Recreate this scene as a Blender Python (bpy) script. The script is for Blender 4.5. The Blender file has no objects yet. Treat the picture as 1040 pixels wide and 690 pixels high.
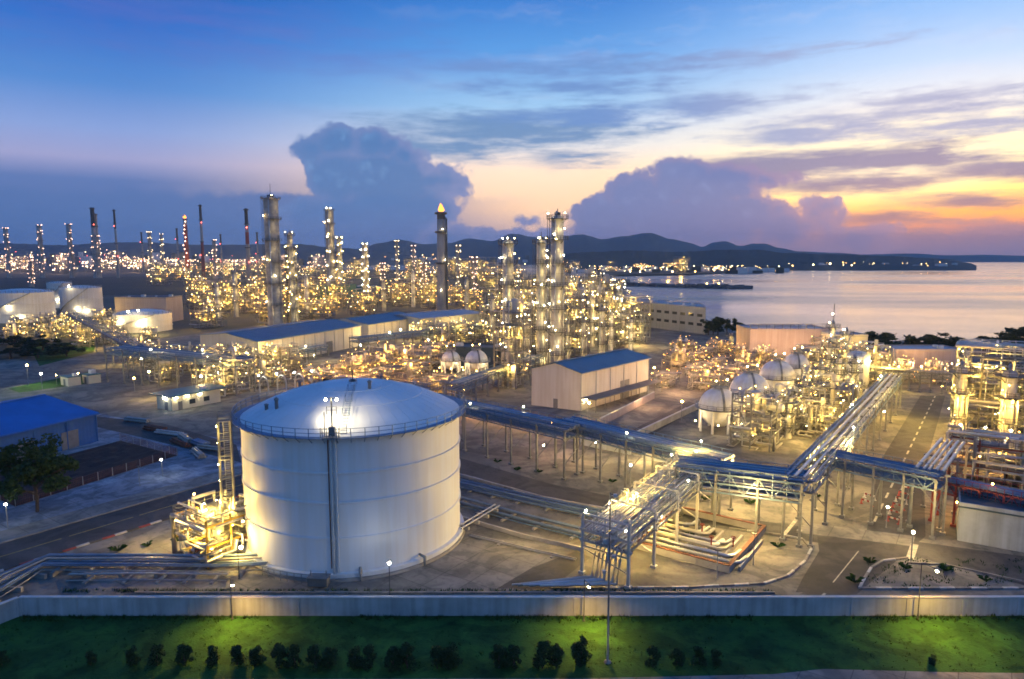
import bpy, math, random
from math import sin, cos, tan, atan, atan2, sqrt, pi, radians, degrees
from mathutils import Vector, Matrix

random.seed(7)
SC = bpy.context.scene
COL = SC.collection

# ------------------------------------------------------------------ camera geometry (photo is 1040 x 690)
F = 693.0; PITCH = radians(6.83); H = 38.0
def ray(px, py):
    x = (px-520)/F; y = -(py-345)/F
    return (x, cos(PITCH)+y*sin(PITCH), -sin(PITCH)+y*cos(PITCH))
def P(px, py, z=0.0):
    d = ray(px, py); t = (z-H)/d[2]
    return Vector((d[0]*t, d[1]*t, z))
def PH(px, py, Y):
    d = ray(px, py); t = Y/d[1]
    return Vector((d[0]*t, Y, H+d[2]*t))
def proj(v):
    X, Y, Z = v[0], v[1], v[2]-H
    zc = Y*cos(PITCH)-Z*sin(PITCH); yc = Y*sin(PITCH)+Z*cos(PITCH)
    return (520+F*X/zc, 345-F*yc/zc)
TH = radians(35)
AX = Vector((sin(TH), cos(TH), 0))       # plant axis running away to the right
BX = Vector((cos(TH), -sin(TH), 0))      # plant axis running towards the right front
UP = Vector((0, 0, 1))
ROT = atan2(BX.y, BX.x)                  # rotation that lays local x along BX, local y along AX

def inpoly(p, poly):
    x, y = p; r = False; n = len(poly)
    for i in range(n):
        x1, y1 = poly[i]; x2, y2 = poly[(i+1) % n]
        if (y1 > y) != (y2 > y) and x < (x2-x1)*(y-y1)/(y2-y1)+x1: r = not r
    return r
def lin(c):
    return tuple(((v/255)/12.92 if v/255 <= .04045 else ((v/255+.055)/1.055)**2.4) for v in c)

# ------------------------------------------------------------------ materials
MATS = {}
def mat(name, col, rough=.6, metal=0., var=.0, vscale=.4, col2=None, bump=0., bscale=4., wave=None, spec=None, detail=4., streak=0., stain=0., joint=0.):
    m = bpy.data.materials.new(name); m.use_nodes = True
    t = m.node_tree; n = t.nodes; L = t.links
    b = n['Principled BSDF']
    b.inputs['Roughness'].default_value = rough; b.inputs['Metallic'].default_value = metal
    if spec is not None: b.inputs['Specular IOR Level'].default_value = spec
    tc = n.new('ShaderNodeTexCoord')
    c2 = col2 or tuple(max(0, c*(1-var)) for c in col)
    if var > 0 or col2:
        no = n.new('ShaderNodeTexNoise'); no.inputs['Scale'].default_value = vscale; no.inputs['Detail'].default_value = detail
        no.inputs['Roughness'].default_value = .62
        L.new(tc.outputs['Object'], no.inputs['Vector'])
        r = n.new('ShaderNodeValToRGB'); r.color_ramp.elements[0].position = .35; r.color_ramp.elements[1].position = .65
        r.color_ramp.elements[0].color = (*c2, 1); r.color_ramp.elements[1].color = (*col, 1)
        L.new(no.outputs['Fac'], r.inputs['Fac']); src = r.outputs['Color']
        if streak > 0:                    # rain streaks running down a wall
            mp = n.new('ShaderNodeMapping'); mp.inputs['Scale'].default_value = (1.3, 1.3, .06)
            L.new(tc.outputs['Object'], mp.inputs['Vector'])
            n2 = n.new('ShaderNodeTexNoise'); n2.inputs['Scale'].default_value = 1.; n2.inputs['Detail'].default_value = 5
            L.new(mp.outputs['Vector'], n2.inputs['Vector'])
            r2 = n.new('ShaderNodeValToRGB'); r2.color_ramp.elements[0].position = .38; r2.color_ramp.elements[1].position = .6
            k = 1-streak
            r2.color_ramp.elements[0].color = (k, k*.97, k*.92, 1); r2.color_ramp.elements[1].color = (1, 1, 1, 1)
            L.new(n2.outputs['Fac'], r2.inputs['Fac'])
            mx = n.new('ShaderNodeMix'); mx.data_type = 'RGBA'; mx.blend_type = 'MULTIPLY'; mx.inputs['Factor'].default_value = 1
            L.new(src, mx.inputs['A']); L.new(r2.outputs['Color'], mx.inputs['B']); src = mx.outputs['Result']
        if stain > 0:                     # spills, patches and tyre dirt with edges of their own
            for sc_, di, lo, hi, k in ((.11, 2.5, .44, .53, stain), (.9, 1.2, .36, .48, stain*.7), (.035, 1., .45, .58, stain*.6)):
                n2 = n.new('ShaderNodeTexNoise'); n2.inputs['Scale'].default_value = sc_; n2.inputs['Detail'].default_value = 9; n2.inputs['Distortion'].default_value = di
                L.new(tc.outputs['Object'], n2.inputs['Vector'])
                r2 = n.new('ShaderNodeValToRGB'); r2.color_ramp.elements[0].position = lo; r2.color_ramp.elements[1].position = hi
                r2.color_ramp.elements[0].color = (1-k, 1-k*.95, 1-k*.9, 1); r2.color_ramp.elements[1].color = (1, 1, 1, 1)
                L.new(n2.outputs['Fac'], r2.inputs['Fac'])
                mx = n.new('ShaderNodeMix'); mx.data_type = 'RGBA'; mx.blend_type = 'MULTIPLY'; mx.inputs['Factor'].default_value = 1
                L.new(src, mx.inputs['A']); L.new(r2.outputs['Color'], mx.inputs['B']); src = mx.outputs['Result']
        if joint > 0:                    # sawn joints between cast slabs, squared to the plant
            mp = n.new('ShaderNodeMapping'); mp.inputs['Rotation'].default_value = (0, 0, -ROT)
            L.new(tc.outputs['Object'], mp.inputs['Vector'])
            bk = n.new('ShaderNodeTexBrick'); bk.offset = 0; bk.inputs['Scale'].default_value = 1; bk.inputs['Brick Width'].default_value = joint; bk.inputs['Row Height'].default_value = joint
            bk.inputs['Mortar Size'].default_value = .05; bk.inputs['Color1'].default_value = (1, 1, 1, 1); bk.inputs['Color2'].default_value = (.84, .84, .85, 1); bk.inputs['Mortar'].default_value = (.5, .5, .5, 1)
            L.new(mp.outputs['Vector'], bk.inputs['Vector'])
            mx = n.new('ShaderNodeMix'); mx.data_type = 'RGBA'; mx.blend_type = 'MULTIPLY'; mx.inputs['Factor'].default_value = 1
            L.new(src, mx.inputs['A']); L.new(bk.outputs['Color'], mx.inputs['B']); src = mx.outputs['Result']
        L.new(src, b.inputs['Base Color'])
    else:
        b.inputs['Base Color'].default_value = (*col, 1)
    if bump > 0:
        nb = n.new('ShaderNodeTexNoise'); nb.inputs['Scale'].default_value = bscale; nb.inputs['Detail'].default_value = 5
        L.new(tc.outputs['Object'], nb.inputs['Vector'])
        bp = n.new('ShaderNodeBump'); bp.inputs['Strength'].default_value = bump; bp.inputs['Distance'].default_value = .1
        L.new(nb.outputs['Fac'], bp.inputs['Height']); L.new(bp.outputs['Normal'], b.inputs['Normal'])
    if wave:                              # ribbed sheet metal: (axis, ribs per metre, strength)
        w = n.new('ShaderNodeTexWave'); w.bands_direction = wave[0]; w.inputs['Scale'].default_value = wave[1]
        L.new(tc.outputs['Object'], w.inputs['Vector'])
        bp = n.new('ShaderNodeBump'); bp.inputs['Strength'].default_value = wave[2]; bp.inputs['Distance'].default_value = .06
        L.new(w.outputs['Fac'], bp.inputs['Height']); L.new(bp.outputs['Normal'], b.inputs['Normal'])
    MATS[name] = m
    return m
def glow(name, col, k, sample=True):
    m = bpy.data.materials.new(name); m.use_nodes = True
    t = m.node_tree; t.nodes.clear()
    e = t.nodes.new('ShaderNodeEmission'); e.inputs['Color'].default_value = (*col, 1); e.inputs['Strength'].default_value = k
    o = t.nodes.new('ShaderNodeOutputMaterial'); t.links.new(e.outputs[0], o.inputs['Surface'])
    m.cycles.emission_sampling = 'FRONT' if sample else 'NONE'
    MATS[name] = m
    return m

mat('sand', (.29, .265, .22), .95, 0, 0, .09, (.16, .152, .135), .35, 1.2, detail=8, stain=.38)
mat('slab', (.33, .31, .275), .9, 0, 0, .16, (.21, .198, .175), .25, 2., detail=8, stain=.34, joint=4.)
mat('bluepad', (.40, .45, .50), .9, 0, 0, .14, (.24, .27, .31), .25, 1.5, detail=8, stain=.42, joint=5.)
mat('land', (.10, .10, .08), .95, 0, 0, .012, (.04, .055, .035), .3, .3, detail=8)
mat('darkland', (.030, .045, .034), .95, 0, 0, .02, (.018, .028, .022), .4, .2)
mat('asphalt', (.075, .072, .07), .85, 0, 0, .25, (.048, .047, .047), .3, 6., detail=8, stain=.3)
mat('oldasphalt', (.095, .092, .088), .88, 0, 0, .18, (.062, .061, .06), .3, 5., detail=8, stain=.34)
mat('linepaint', (.55, .52, .42), .7, 0, .5, 1.5)
mat('yellowline', (.45, .33, .08), .7, 0, .5, 1.5)
mat('kerbwhite', (.60, .58, .54), .8, 0, .35, 1.2)
mat('kerbred', (.30, .06, .05), .8, 0, .35, 1.2)
mat('kerbgrey', (.30, .28, .25), .85, 0, .4, .8)
mat('lawn', (.050, .155, .028), .9, 0, 0, .30, (.024, .088, .022), .9, 5., detail=10, spec=.15, stain=.38)
mat('weeds', (.035, .085, .022), .9, 0, .5, .7, spec=.1)
mat('wallpaint', (.44, .48, .50), .85, 0, .22, .35, streak=.2)
mat('coping', (.60, .60, .58), .8, 0, .2, .8)
mat('tankwhite', (.70, .73, .76), .5, 0, .05, .12, streak=.045)
mat('tankroof', (.74, .75, .75), .62, 0, .10, .25)
mat('farwhite', (.74, .74, .73), .5, 0, .10, .15, streak=.10)
mat('steel', (.24, .25, .25), .5, .35, .3, 1.0)
mat('darksteel', (.10, .105, .11), .55, .3, .3, .8)
mat('steelskytint', (.16, .24, .34), .45, .35, .3, .8)  # steel with the sky's blue reflection put into its base colour
mat('deck', (.20, .20, .19), .7, .2, .3, .5)
mat('pipe', (.50, .51, .52), .34, .75, .25, .8)
mat('pipewhite', (.52, .52, .50), .4, .1, .2, .6)
mat('pipeskytint', (.17, .25, .35), .45, .25, .25, .6)  # blue of the reflected sky mixed into the pipe colour
mat('lagging', (.40, .39, .35), .5, .4, .25, .7)
mat('rust', (.22, .08, .045), .8, 0, .5, 1.2)
mat('redsteel', (.34, .055, .045), .6, .1, .35, 1.)
mat('yellowsteel', (.55, .36, .05), .6, .1, .3, 1.)
mat('vessel', (.46, .45, .41), .42, .25, .2, .3)
mat('vesselgreen', (.08, .20, .16), .5, .1, .25, .3)
mat('concretecol', (.40, .38, .35), .85, 0, .35, .3, bump=.2)
mat('blueroof', (.06, .17, .25), .5, .1, .18, .2, wave=('X', 1.2, .35))
mat('cobaltroof', (.02, .17, .48), .5, .1, .22, .2, wave=('X', 1.0, .35))
mat('cobaltwall', (.02, .14, .42), .6, .05, .22, .3, wave=('X', 1.2, .3))
mat('tealroof', (.035, .16, .20), .6, .05, .25, .2)
mat('cladding', (.60, .585, .55), .6, .05, .10, .12, wave=('X', .9, .35), streak=.10)
mat('claddingblue', (.36, .40, .45), .6, .05, .15, .12, wave=('X', .8, .3), streak=.12)
mat('pinkwall', (.43, .37, .37), .75, 0, .15, .1, streak=.12)
mat('cream', (.66, .62, .48), .7, 0, .1, .4)
mat('greenwall', (.05, .20, .14), .7, 0, .2, .1)
mat('slateroof', (.06, .10, .12), .7, 0, .25, .2)
mat('doorgrey', (.20, .21, .22), .6, .1, .2, 1.)
mat('glass', (.03, .04, .05), .12, 0, 0)
mat('soil', (.030, .018, .016), .95, 0, 0, .35, (.016, .010, .012), .9, 2., detail=9)
mat('bark', (.09, .065, .045), .9, 0, .4, 3.)
mat('leaf', (.045, .085, .028), .75, 0, .4, 1.5, spec=.2)
mat('leafdark', (.022, .048, .022), .8, 0, .4, 1.5, spec=.2)
mat('shrubleaf', (.032, .070, .026), .8, 0, .4, 3., spec=.15)
mat('stackgrey', (.40, .38, .36), .7, 0, .25, .1, streak=.15)
mat('stackred', (.28, .07, .06), .7, 0, .25, .2)
mat('hillwood', (.026, .058, .055), .95, 0, 0, .004, (.016, .038, .04), .6, .02)
mat('bank', (.34, .30, .28), .95, 0, .3, .01)
mat('poleblack', (.05, .055, .06), .5, .3, .2, 1.)
mat('rock', (.16, .15, .14), .9, 0, .5, .2, bump=.6, bscale=.8)

glow('unitamber', (1.0, .46, .08), 11, False)
glow('unityellow', (1.0, .62, .15), 14, False)
glow('unitwarm', (1.0, .74, .34), 16, False)
glow('unitwhite', (1.0, .90, .66), 18, False)
KG = 1.0
glow('lampamber', (1.0, .50, .10), 75*KG)
glow('lampyellow', (1.0, .66, .20), 95*KG)
glow('lampwarm', (1.0, .80, .44), 115*KG)
glow('lampwhite', (1.0, .92, .74), 130*KG)
glow('faramber', (1.0, .44, .10), 9, False)
glow('farwarm', (1.0, .72, .36), 11, False)
glow('farpink', (1.0, .58, .38), 10, False)
glow('farred', (1.0, .12, .08), 8, False)
glow('shoreamber', (1.0, .50, .12), 30)
glow('shorewarm', (1.0, .72, .34), 34)
glow('flame', (1.0, .27, .04), 3.2)
glow('litwindow', (1.0, .80, .40), 5)

# ------------------------------------------------------------------ mesh builder
class MB:
    def __init__(s): s.v = []; s.f = []; s.m = []; s.sm = []; s.cur = 0
    def _add(s, vs, fs, smooth=False):
        o = len(s.v); s.v.extend([tuple(v) for v in vs])
        for f in fs: s.f.append([i+o for i in f]); s.m.append(s.cur); s.sm.append(smooth)
    def quad(s, a, b, c, d): s._add([a, b, c, d], [[0, 1, 2, 3]])
    def poly(s, pts): s._add(pts, [list(range(len(pts)))])
    def obox(s, c, ex, ey, ez):            # centre and three half-axis vectors
        c = Vector(c); vs = []
        for k in (-1, 1):
            for j in (-1, 1):
                for i in (-1, 1): vs.append(c+ex*i+ey*j+ez*k)
        fs = [[0, 2, 3, 1], [4, 5, 7, 6], [0, 1, 5, 4], [2, 6, 7, 3], [0, 4, 6, 2], [1, 3, 7, 5]]
        s._add(vs, fs)
    def box(s, x0, x1, y0, y1, z0, z1):
        s.obox(((x0+x1)/2, (y0+y1)/2, (z0+z1)/2), Vector(((x1-x0)/2, 0, 0)), Vector((0, (y1-y0)/2, 0)), Vector((0, 0, (z1-z0)/2)))
    def bar(s, p, q, w, h=None):
        p = Vector(p); q = Vector(q); h = h or w; d = q-p
        if d.length < 1e-6: return
        d.normalize(); a = d.cross(UP) if abs(d.z) < .99 else Vector((BX))
        a.normalize(); b = d.cross(a)
        s.obox((p+q)/2, (q-p)/2, a*(w/2), b*(h/2))
    def pipe(s, pts, r, n=6, cap=True):
        pts = [Vector(p) for p in pts]; rings = []; m = len(pts)
        for i, p in enumerate(pts):
            if i == 0: d = pts[1]-p
            elif i == m-1: d = p-pts[i-1]
            else: d = (pts[i+1]-p).normalized()+(p-pts[i-1]).normalized()
            if d.length < 1e-6: d = Vector((0, 0, 1))
            d.normalize()
            a = d.cross(UP) if abs(d.z) < .9 else d.cross(Vector((1, .3, 0)))
            a.normalize(); b = d.cross(a)
            k = r
            if 0 < i < m-1:
                c = (p-pts[i-1]).normalized().dot(d); k = r/max(c, .5)
            rings.append([p+(a*cos(2*pi*j/n)+b*sin(2*pi*j/n))*k for j in range(n)])
        vs = [v for R in rings for v in R]; fs = []
        for i in range(m-1):
            for j in range(n):
                fs.append([i*n+j, i*n+(j+1) % n, (i+1)*n+(j+1) % n, (i+1)*n+j])
        s._add(vs, fs, True)
        if cap:
            s._add(rings[0], [list(range(n))]); s._add(rings[-1], [list(range(n))[::-1]])
    def lathe(s, prof, n=16, c=(0, 0, 0), smooth=True):
        vs = []; fs = []; c = Vector(c); m = len(prof)
        for r, z in prof:
            for j in range(n): vs.append(c+Vector((r*cos(2*pi*j/n), r*sin(2*pi*j/n), z)))
        for i in range(m-1):
            for j in range(n): fs.append([i*n+j, i*n+(j+1) % n, (i+1)*n+(j+1) % n, (i+1)*n+j])
        s._add(vs, fs, smooth)
    def hcyl(s, p, q, r, n=12):            # drum with domed ends
        p = Vector(p); q = Vector(q); d = (q-p).normalized(); L = (q-p).length
        a = d.cross(UP) if abs(d.z) < .9 else Vector((1, 0, 0)); a.normalize(); b = d.cross(a)
        prof = [(.02, -.45*r), (.6*r, -.33*r), (.9*r, -.16*r), (r, 0), (r, L), (.9*r, L+.16*r), (.6*r, L+.33*r), (.02, L+.45*r)]
        vs = []; fs = []
        for rr, z in prof:
            for j in range(n): vs.append(p+d*z+(a*cos(2*pi*j/n)+b*sin(2*pi*j/n))*rr)
        for i in range(len(prof)-1):
            for j in range(n): fs.append([i*n+j, i*n+(j+1) % n, (i+1)*n+(j+1) % n, (i+1)*n+j])
        s._add(vs, fs, True)
    def sphere(s, c, r, n=16, m=10, sq=1.):
        prof = [(max(.01, r*sin(pi*i/m)), -r*cos(pi*i/m)*sq) for i in range(m+1)]
        s.lathe(prof, n, c)
    def prism(s, poly, z0, z1):
        n = len(poly); vs = [(p[0], p[1], z0) for p in poly]+[(p[0], p[1], z1) for p in poly]
        fs = [[i, (i+1) % n, n+(i+1) % n, n+i] for i in range(n)]
        s._add(vs, fs); s._add(vs[n:], [list(range(n))]); s._add(vs[:n], [list(range(n))[::-1]])
    def rail(s, pts, h=1.1, w=.05, step=2.0, closed=False):     # handrail with posts along points
        pts = [Vector(p) for p in pts]
        if closed: pts.append(pts[0])
        for p, q in zip(pts, pts[1:]):
            L = (q-p).length; n = max(1, round(L/step))
            for zz in (h, h*.55): s.bar(p+UP*zz, q+UP*zz, w)
            for i in range(n): c = p.lerp(q, i/n); s.bar(c, c+UP*h, w*1.2)
        s.bar(pts[-1], pts[-1]+UP*h, w*1.2)
    def mesh(s, name, mats):
        me = bpy.data.meshes.new(name)
        me.from_pydata(s.v, [], s.f)
        if not isinstance(mats, (list, tuple)): mats = [mats]
        for m in mats: me.materials.append(MATS[m])
        me.polygons.foreach_set('use_smooth', s.sm); me.polygons.foreach_set('material_index', s.m)
        me.update(); return me
    def build(s, name, mats, parent=None, world=False):
        if world and parent is not None:
            l = parent.location; s.v = [(v[0]-l.x, v[1]-l.y, v[2]-l.z) for v in s.v]
        o = bpy.data.objects.new(name, s.mesh(name, mats)); COL.objects.link(o)
        if parent is not None: o.parent = parent
        return o

AUTO = []; LANDMARKS = []
def tag(o, label=None, cat=None, group=None, kind=None):
    if label: o['label'] = label
    if cat: o['category'] = cat
    if group: o['group'] = group
    if kind: o['kind'] = kind
    return o
def thing(name, label, cat, loc=(0, 0, 0), rz=0., group=None):
    o = bpy.data.objects.new(name, None); COL.objects.link(o); o.empty_display_size = .5
    o.location = loc; o.rotation_euler = (0, 0, rz)
    return tag(o, label, cat, group)
def auto(o, desc, group): AUTO.append((o, desc)); o['group'] = group
def landmark(phrase, v): LANDMARKS.append((phrase, Vector((v[0], v[1], 0))))
def copy_thing(src, loc, rz=0., s=1.):
    r = src.copy(); COL.objects.link(r); r.location = loc; r.rotation_euler = (0, 0, rz); r.scale = (s, s, s)
    for ch in src.children:
        c = ch.copy(); COL.objects.link(c); c.parent = r
        for g in ch.children:
            d = g.copy(); COL.objects.link(d); d.parent = c
    return r
def structure(name, mb, m): return tag(mb.build(name, m), kind='structure')
def sheet(name, pts, m, z=.004):
    mb = MB(); mb.poly([(p[0], p[1], z) for p in pts])
    o = structure(name, mb, m)
    if o.data.polygons[0].normal.z < 0: o.data.flip_normals()
    return o

# lamps: one shared mesh per colour and size; a lamp is a short bracket under a round glass
LAMPM = {}
def lamp_mesh(kind, r, fine=False):
    key = (kind, r, fine)
    if key not in LAMPM:
        mb = MB()
        if fine: mb.sphere((0, 0, 0), r, 10, 6)
        else:
            mb._add([(0, 0, r), (r, 0, 0), (0, r, 0), (-r, 0, 0), (0, -r, 0), (0, 0, -r)],
                    [[0, 1, 2], [0, 2, 3], [0, 3, 4], [0, 4, 1], [5, 2, 1], [5, 3, 2], [5, 4, 3], [5, 1, 4]], True)
        mb.cur = 1; mb.bar((0, 0, r*.9), (0, 0, r*1.7), r*.7)
        LAMPM[key] = mb.mesh('lamp', [kind, 'darksteel'])
    return LAMPM[key]
def lamp(parent, p, kind='lampyellow', r=.25, fine=False, world=False):
    o = bpy.data.objects.new('lamp', lamp_mesh(kind, r, fine)); COL.objects.link(o)
    p = Vector(p)
    if world: p = p-parent.location
    o.location = p; o.parent = parent
    return o
def point(loc, power, col, size=.4):
    d = bpy.data.lights.new('fill_light', 'POINT'); d.energy = power; d.color = col; d.shadow_soft_size = size
    o = bpy.data.objects.new('fill_light', d); COL.objects.link(o); o.location = loc
    return o
def spot(name, loc, to, power, col, ang=110, blend=.8, size=.15):
    d = bpy.data.lights.new(name, 'SPOT'); d.energy = power; d.color = col; d.spot_size = radians(ang); d.spot_blend = blend; d.shadow_soft_size = size
    o = bpy.data.objects.new(name, d); COL.objects.link(o); o.location = loc
    o.rotation_euler = (Vector(to)-Vector(loc)).to_track_quat('-Z', 'Y').to_euler()
    return o
# ------------------------------------------------------------------ camera, sun, render settings
cd = bpy.data.cameras.new('camera'); cam = bpy.data.objects.new('camera', cd); COL.objects.link(cam)
cam.location = (0, 0, H); cam.rotation_euler = (pi/2-PITCH, 0, 0)
cd.sensor_width = 36; cd.lens = 36*F/1040; cd.clip_start = .5; cd.clip_end = 60000
SC.camera = cam
SUN_AZ = 31.0; SUN_EL = 2.0
sd = bpy.data.lights.new('sun', 'SUN'); sd.energy = .12; sd.angle = radians(28); sd.color = (1, .72, .48)
so = bpy.data.objects.new('sun', sd); COL.objects.link(so)
sv = Vector((sin(radians(SUN_AZ))*cos(radians(SUN_EL)), cos(radians(SUN_AZ))*cos(radians(SUN_EL)), sin(radians(SUN_EL))))
so.rotation_euler = sv.to_track_quat('Z', 'Y').to_euler()
SC.render.engine = 'CYCLES'
cy = SC.cycles
cy.use_denoising = True; cy.max_bounces = 4; cy.diffuse_bounces = 2; cy.glossy_bounces = 3; cy.transmission_bounces = 2; cy.volume_bounces = 0
cy.sample_clamp_indirect = 2.0; cy.sample_clamp_direct = 0; cy.blur_glossy = 1.0; cy.caustics_reflective = False; cy.caustics_refractive = False
cy.use_light_tree = True; cy.filter_width = 1.7
cy.use_adaptive_sampling = True; cy.adaptive_threshold = .035
SC.view_settings.view_transform = 'Standard'; SC.view_settings.look = 'None'; SC.view_settings.exposure = .52; SC.view_settings.gamma = 1
SC.view_settings.use_curve_mapping = False

# ------------------------------------------------------------------ sky: Nishita twilight, dusk colours by compass direction and height, clouds
W = bpy.data.worlds.new('World'); SC.world = W; W.use_nodes = True
wt = W.node_tree; wn = wt.nodes; wl = wt.links; wn.clear()
def setin(sock, v):
    if hasattr(v, 'is_output'): wl.new(v, sock)
    else: sock.default_value = v
def M(op, a, b=0., c=0.):
    n = wn.new('ShaderNodeMath'); n.operation = op; setin(n.inputs[0], a); setin(n.inputs[1], b); setin(n.inputs[2], c); return n.outputs[0]
def VM(op, a, b=None):
    n = wn.new('ShaderNodeVectorMath'); n.operation = op; setin(n.inputs[0], a)
    if b is not None: setin(n.inputs[1], b)
    return n.outputs['Value'] if op == 'LENGTH' else n.outputs['Vector']
def MR(v, a, b, c=0., d=1., mode='SMOOTHSTEP'):
    n = wn.new('ShaderNodeMapRange'); n.interpolation_type = mode
    for i, x in enumerate((v, a, b, c, d)): setin(n.inputs[i], x)
    return n.outputs[0]
def MIX(f, a, b, mode='MIX'):
    n = wn.new('ShaderNodeMix'); n.data_type = 'RGBA'; n.blend_type = mode
    setin(n.inputs['Factor'], f); setin(n.inputs['A'], a); setin(n.inputs['B'], b); return n.outputs['Result']
def RAMP(f, stops):
    n = wn.new('ShaderNodeValToRGB'); cr = n.color_ramp; cr.interpolation = 'EASE' if False else 'LINEAR'
    while len(cr.elements) < len(stops): cr.elements.new(.5)
    for e, (p, c) in zip(cr.elements, stops): e.position = p; e.color = (*lin(c), 1)
    setin(n.inputs[0], f); return n.outputs[0]
def RGB(c): return (*lin(c), 1)
tc = wn.new('ShaderNodeTexCoord'); dirv = VM('NORMALIZE', tc.outputs['Generated'])
sx = wn.new('ShaderNodeSeparateXYZ'); wl.new(dirv, sx.inputs[0])
az = M('MULTIPLY', M('ARCTAN2', sx.outputs[0], sx.outputs[1]), 180/pi)
el = M('MULTIPLY', M('ARCSINE', sx.outputs[2]), 180/pi)
cb = wn.new('ShaderNodeCombineXYZ'); wl.new(az, cb.inputs[0]); wl.new(el, cb.inputs[1]); ae = cb.outputs[0]
def AE(px, py):
    d = ray(px, py); return degrees(atan2(d[0], d[1])), degrees(atan2(d[2], sqrt(d[0]**2+d[1]**2)))
def noise(scale, detail=4, rough=.55, vec=None, vs=(1, 1, 1)):
    mp = wn.new('ShaderNodeMapping'); mp.inputs['Scale'].default_value = vs; setin(mp.inputs['Vector'], vec or ae)
    n = wn.new('ShaderNodeTexNoise'); n.inputs['Scale'].default_value = scale; n.inputs['Detail'].default_value = detail; n.inputs['Roughness'].default_value = rough
    wl.new(mp.outputs[0], n.inputs['Vector']); return n
e30 = M('MULTIPLY', el, 1/30.)
def S(*st): return [(max(0, e)/30., c) for e, c in st]
left = RAMP(e30, S((0, (70, 98, 152)), (5.5, (84, 110, 164)), (7, (146, 148, 188)), (9, (124, 147, 198)), (12, (74, 124, 190)), (16, (34, 98, 180)), (20, (14, 74, 160)), (30, (14, 66, 150))))
mid = RAMP(e30, S((0, (140, 130, 165)), (4, (255, 208, 165)), (7, (250, 217, 188)), (9, (214, 212, 214)), (12, (142, 182, 218)), (16, (80, 142, 206)), (20, (42, 110, 188)), (30, (30, 88, 172))))
rght = RAMP(e30, S((0, (150, 118, 140)), (2.2, (236, 146, 96)), (3.4, (255, 172, 66)), (5, (255, 202, 84)), (6.6, (255, 222, 138)), (8.4, (255, 240, 202)), (10.5, (228, 224, 222)), (13.5, (176, 200, 230)), (17, (130, 174, 226)), (20, (88, 146, 212)), (30, (42, 102, 184))))
back = RAMP(e30, S((0, (128, 142, 170)), (4, (142, 154, 178)), (9, (126, 150, 186)), (16, (92, 136, 190)), (30, (44, 104, 176))))
skyc = MIX(MR(az, -30, 2), left, mid)
skyc = MIX(MR(az, 2, 33), skyc, rght)
aaz = M('ABSOLUTE', az)
skyc = MIX(MR(aaz, 55, 110), skyc, back)
# warm patch of the sinking sun
sp = AE(912, 160)
g1 = VM('LENGTH', VM('DIVIDE', VM('SUBTRACT', ae, (sp[0], sp[1], 0)), (16, 4.5, 1)))
skyc = MIX(M('MULTIPLY', MR(g1, 1., 0.), .75), skyc, RGB((250, 236, 200)))
skyb = M('ADD', 1., M('MULTIPLY', M('MULTIPLY', MR(az, 6, 28), MR(el, 1.5, 4.5)), MR(el, 8.5, 5.5, 0, .5)))
skyc = VM('SCALE', skyc)
skyc.node.inputs['Scale'].default_value = 1; wl.new(skyb, skyc.node.inputs['Scale'])
ns = wn.new('ShaderNodeTexSky'); ns.sky_type = 'NISHITA'; ns.sun_disc = False; ns.sun_elevation = radians(SUN_EL); ns.sun_rotation = radians(SUN_AZ)
ns.altitude = 40; ns.dust_density = 2.
# clouds
w1 = noise(.55, 5, .62)
warp = VM('MULTIPLY', VM('SUBTRACT', w1.outputs['Color'], (.5, .5, .5)), (2.6, 1.6, 0))
w2 = noise(1.0, 6, .66, None, (.22, 1.3, 1))
warp2 = VM('MULTIPLY', VM('SUBTRACT', w2.outputs['Color'], (.5, .5, .5)), (5., 1.2, 0))
vo = wn.new('ShaderNodeTexVoronoi'); vo.feature = 'F1'; vo.inputs['Scale'].default_value = .62
vo.inputs['Detail'].default_value = 2.5; vo.inputs['Roughness'].default_value = .45; vo.inputs['Lacunarity'].default_value = 2.2
wl.new(VM('ADD', ae, VM('MULTIPLY', VM('SUBTRACT', w1.outputs['Color'], (.5, .5, .5)), (1.2, 1.2, 0))), vo.inputs['Vector'])
billow = vo.outputs['Distance']
def ell(vec, px, py, rx, ry):
    a, e = AE(px, py); a1 = AE(px-rx, py)[0]; a2 = AE(px+rx, py)[0]; e1 = AE(px, py-ry)[1]; e2 = AE(px, py+ry)[1]
    r = VM('LENGTH', VM('DIVIDE', VM('SUBTRACT', vec, (a, e, 0)), ((a2-a1)/2, (e1-e2)/2, 1)))
    # distance to the outline in degrees (about), so big and small lobes have equally crisp edges
    return M('MULTIPLY', M('SUBTRACT', r, 1.), min((a2-a1)/2, (e1-e2)/2))
def union(ds, k=.35):
    r = ds[0]
    for d in ds[1:]: r = M('SMOOTH_MIN', r, d, k)
    return r
pw = VM('ADD', ae, VM('MULTIPLY', VM('SUBTRACT', w1.outputs['Color'], (.5, .5, .5)), (.9, .7, 0)))
def cumulus(es):
    d = union([ell(pw, *e) for e in es])
    return M('ADD', d, M('MULTIPLY', M('SUBTRACT', billow, .62), .85))
c1 = cumulus([(318, 152, 27, 20), (345, 146, 38, 22), (382, 150, 34, 24), (410, 160, 24, 18), (345, 180, 38, 34), (395, 186, 56, 40), (440, 184, 46, 18), (472, 186, 26, 10), (452, 176, 28, 11), (456, 194, 40, 13), (425, 212, 52, 26), (370, 228, 92, 36), (318, 226, 36, 30), (300, 246, 40, 30), (455, 242, 60, 16), (520, 240, 70, 12), (538, 226, 17, 8)])
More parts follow.
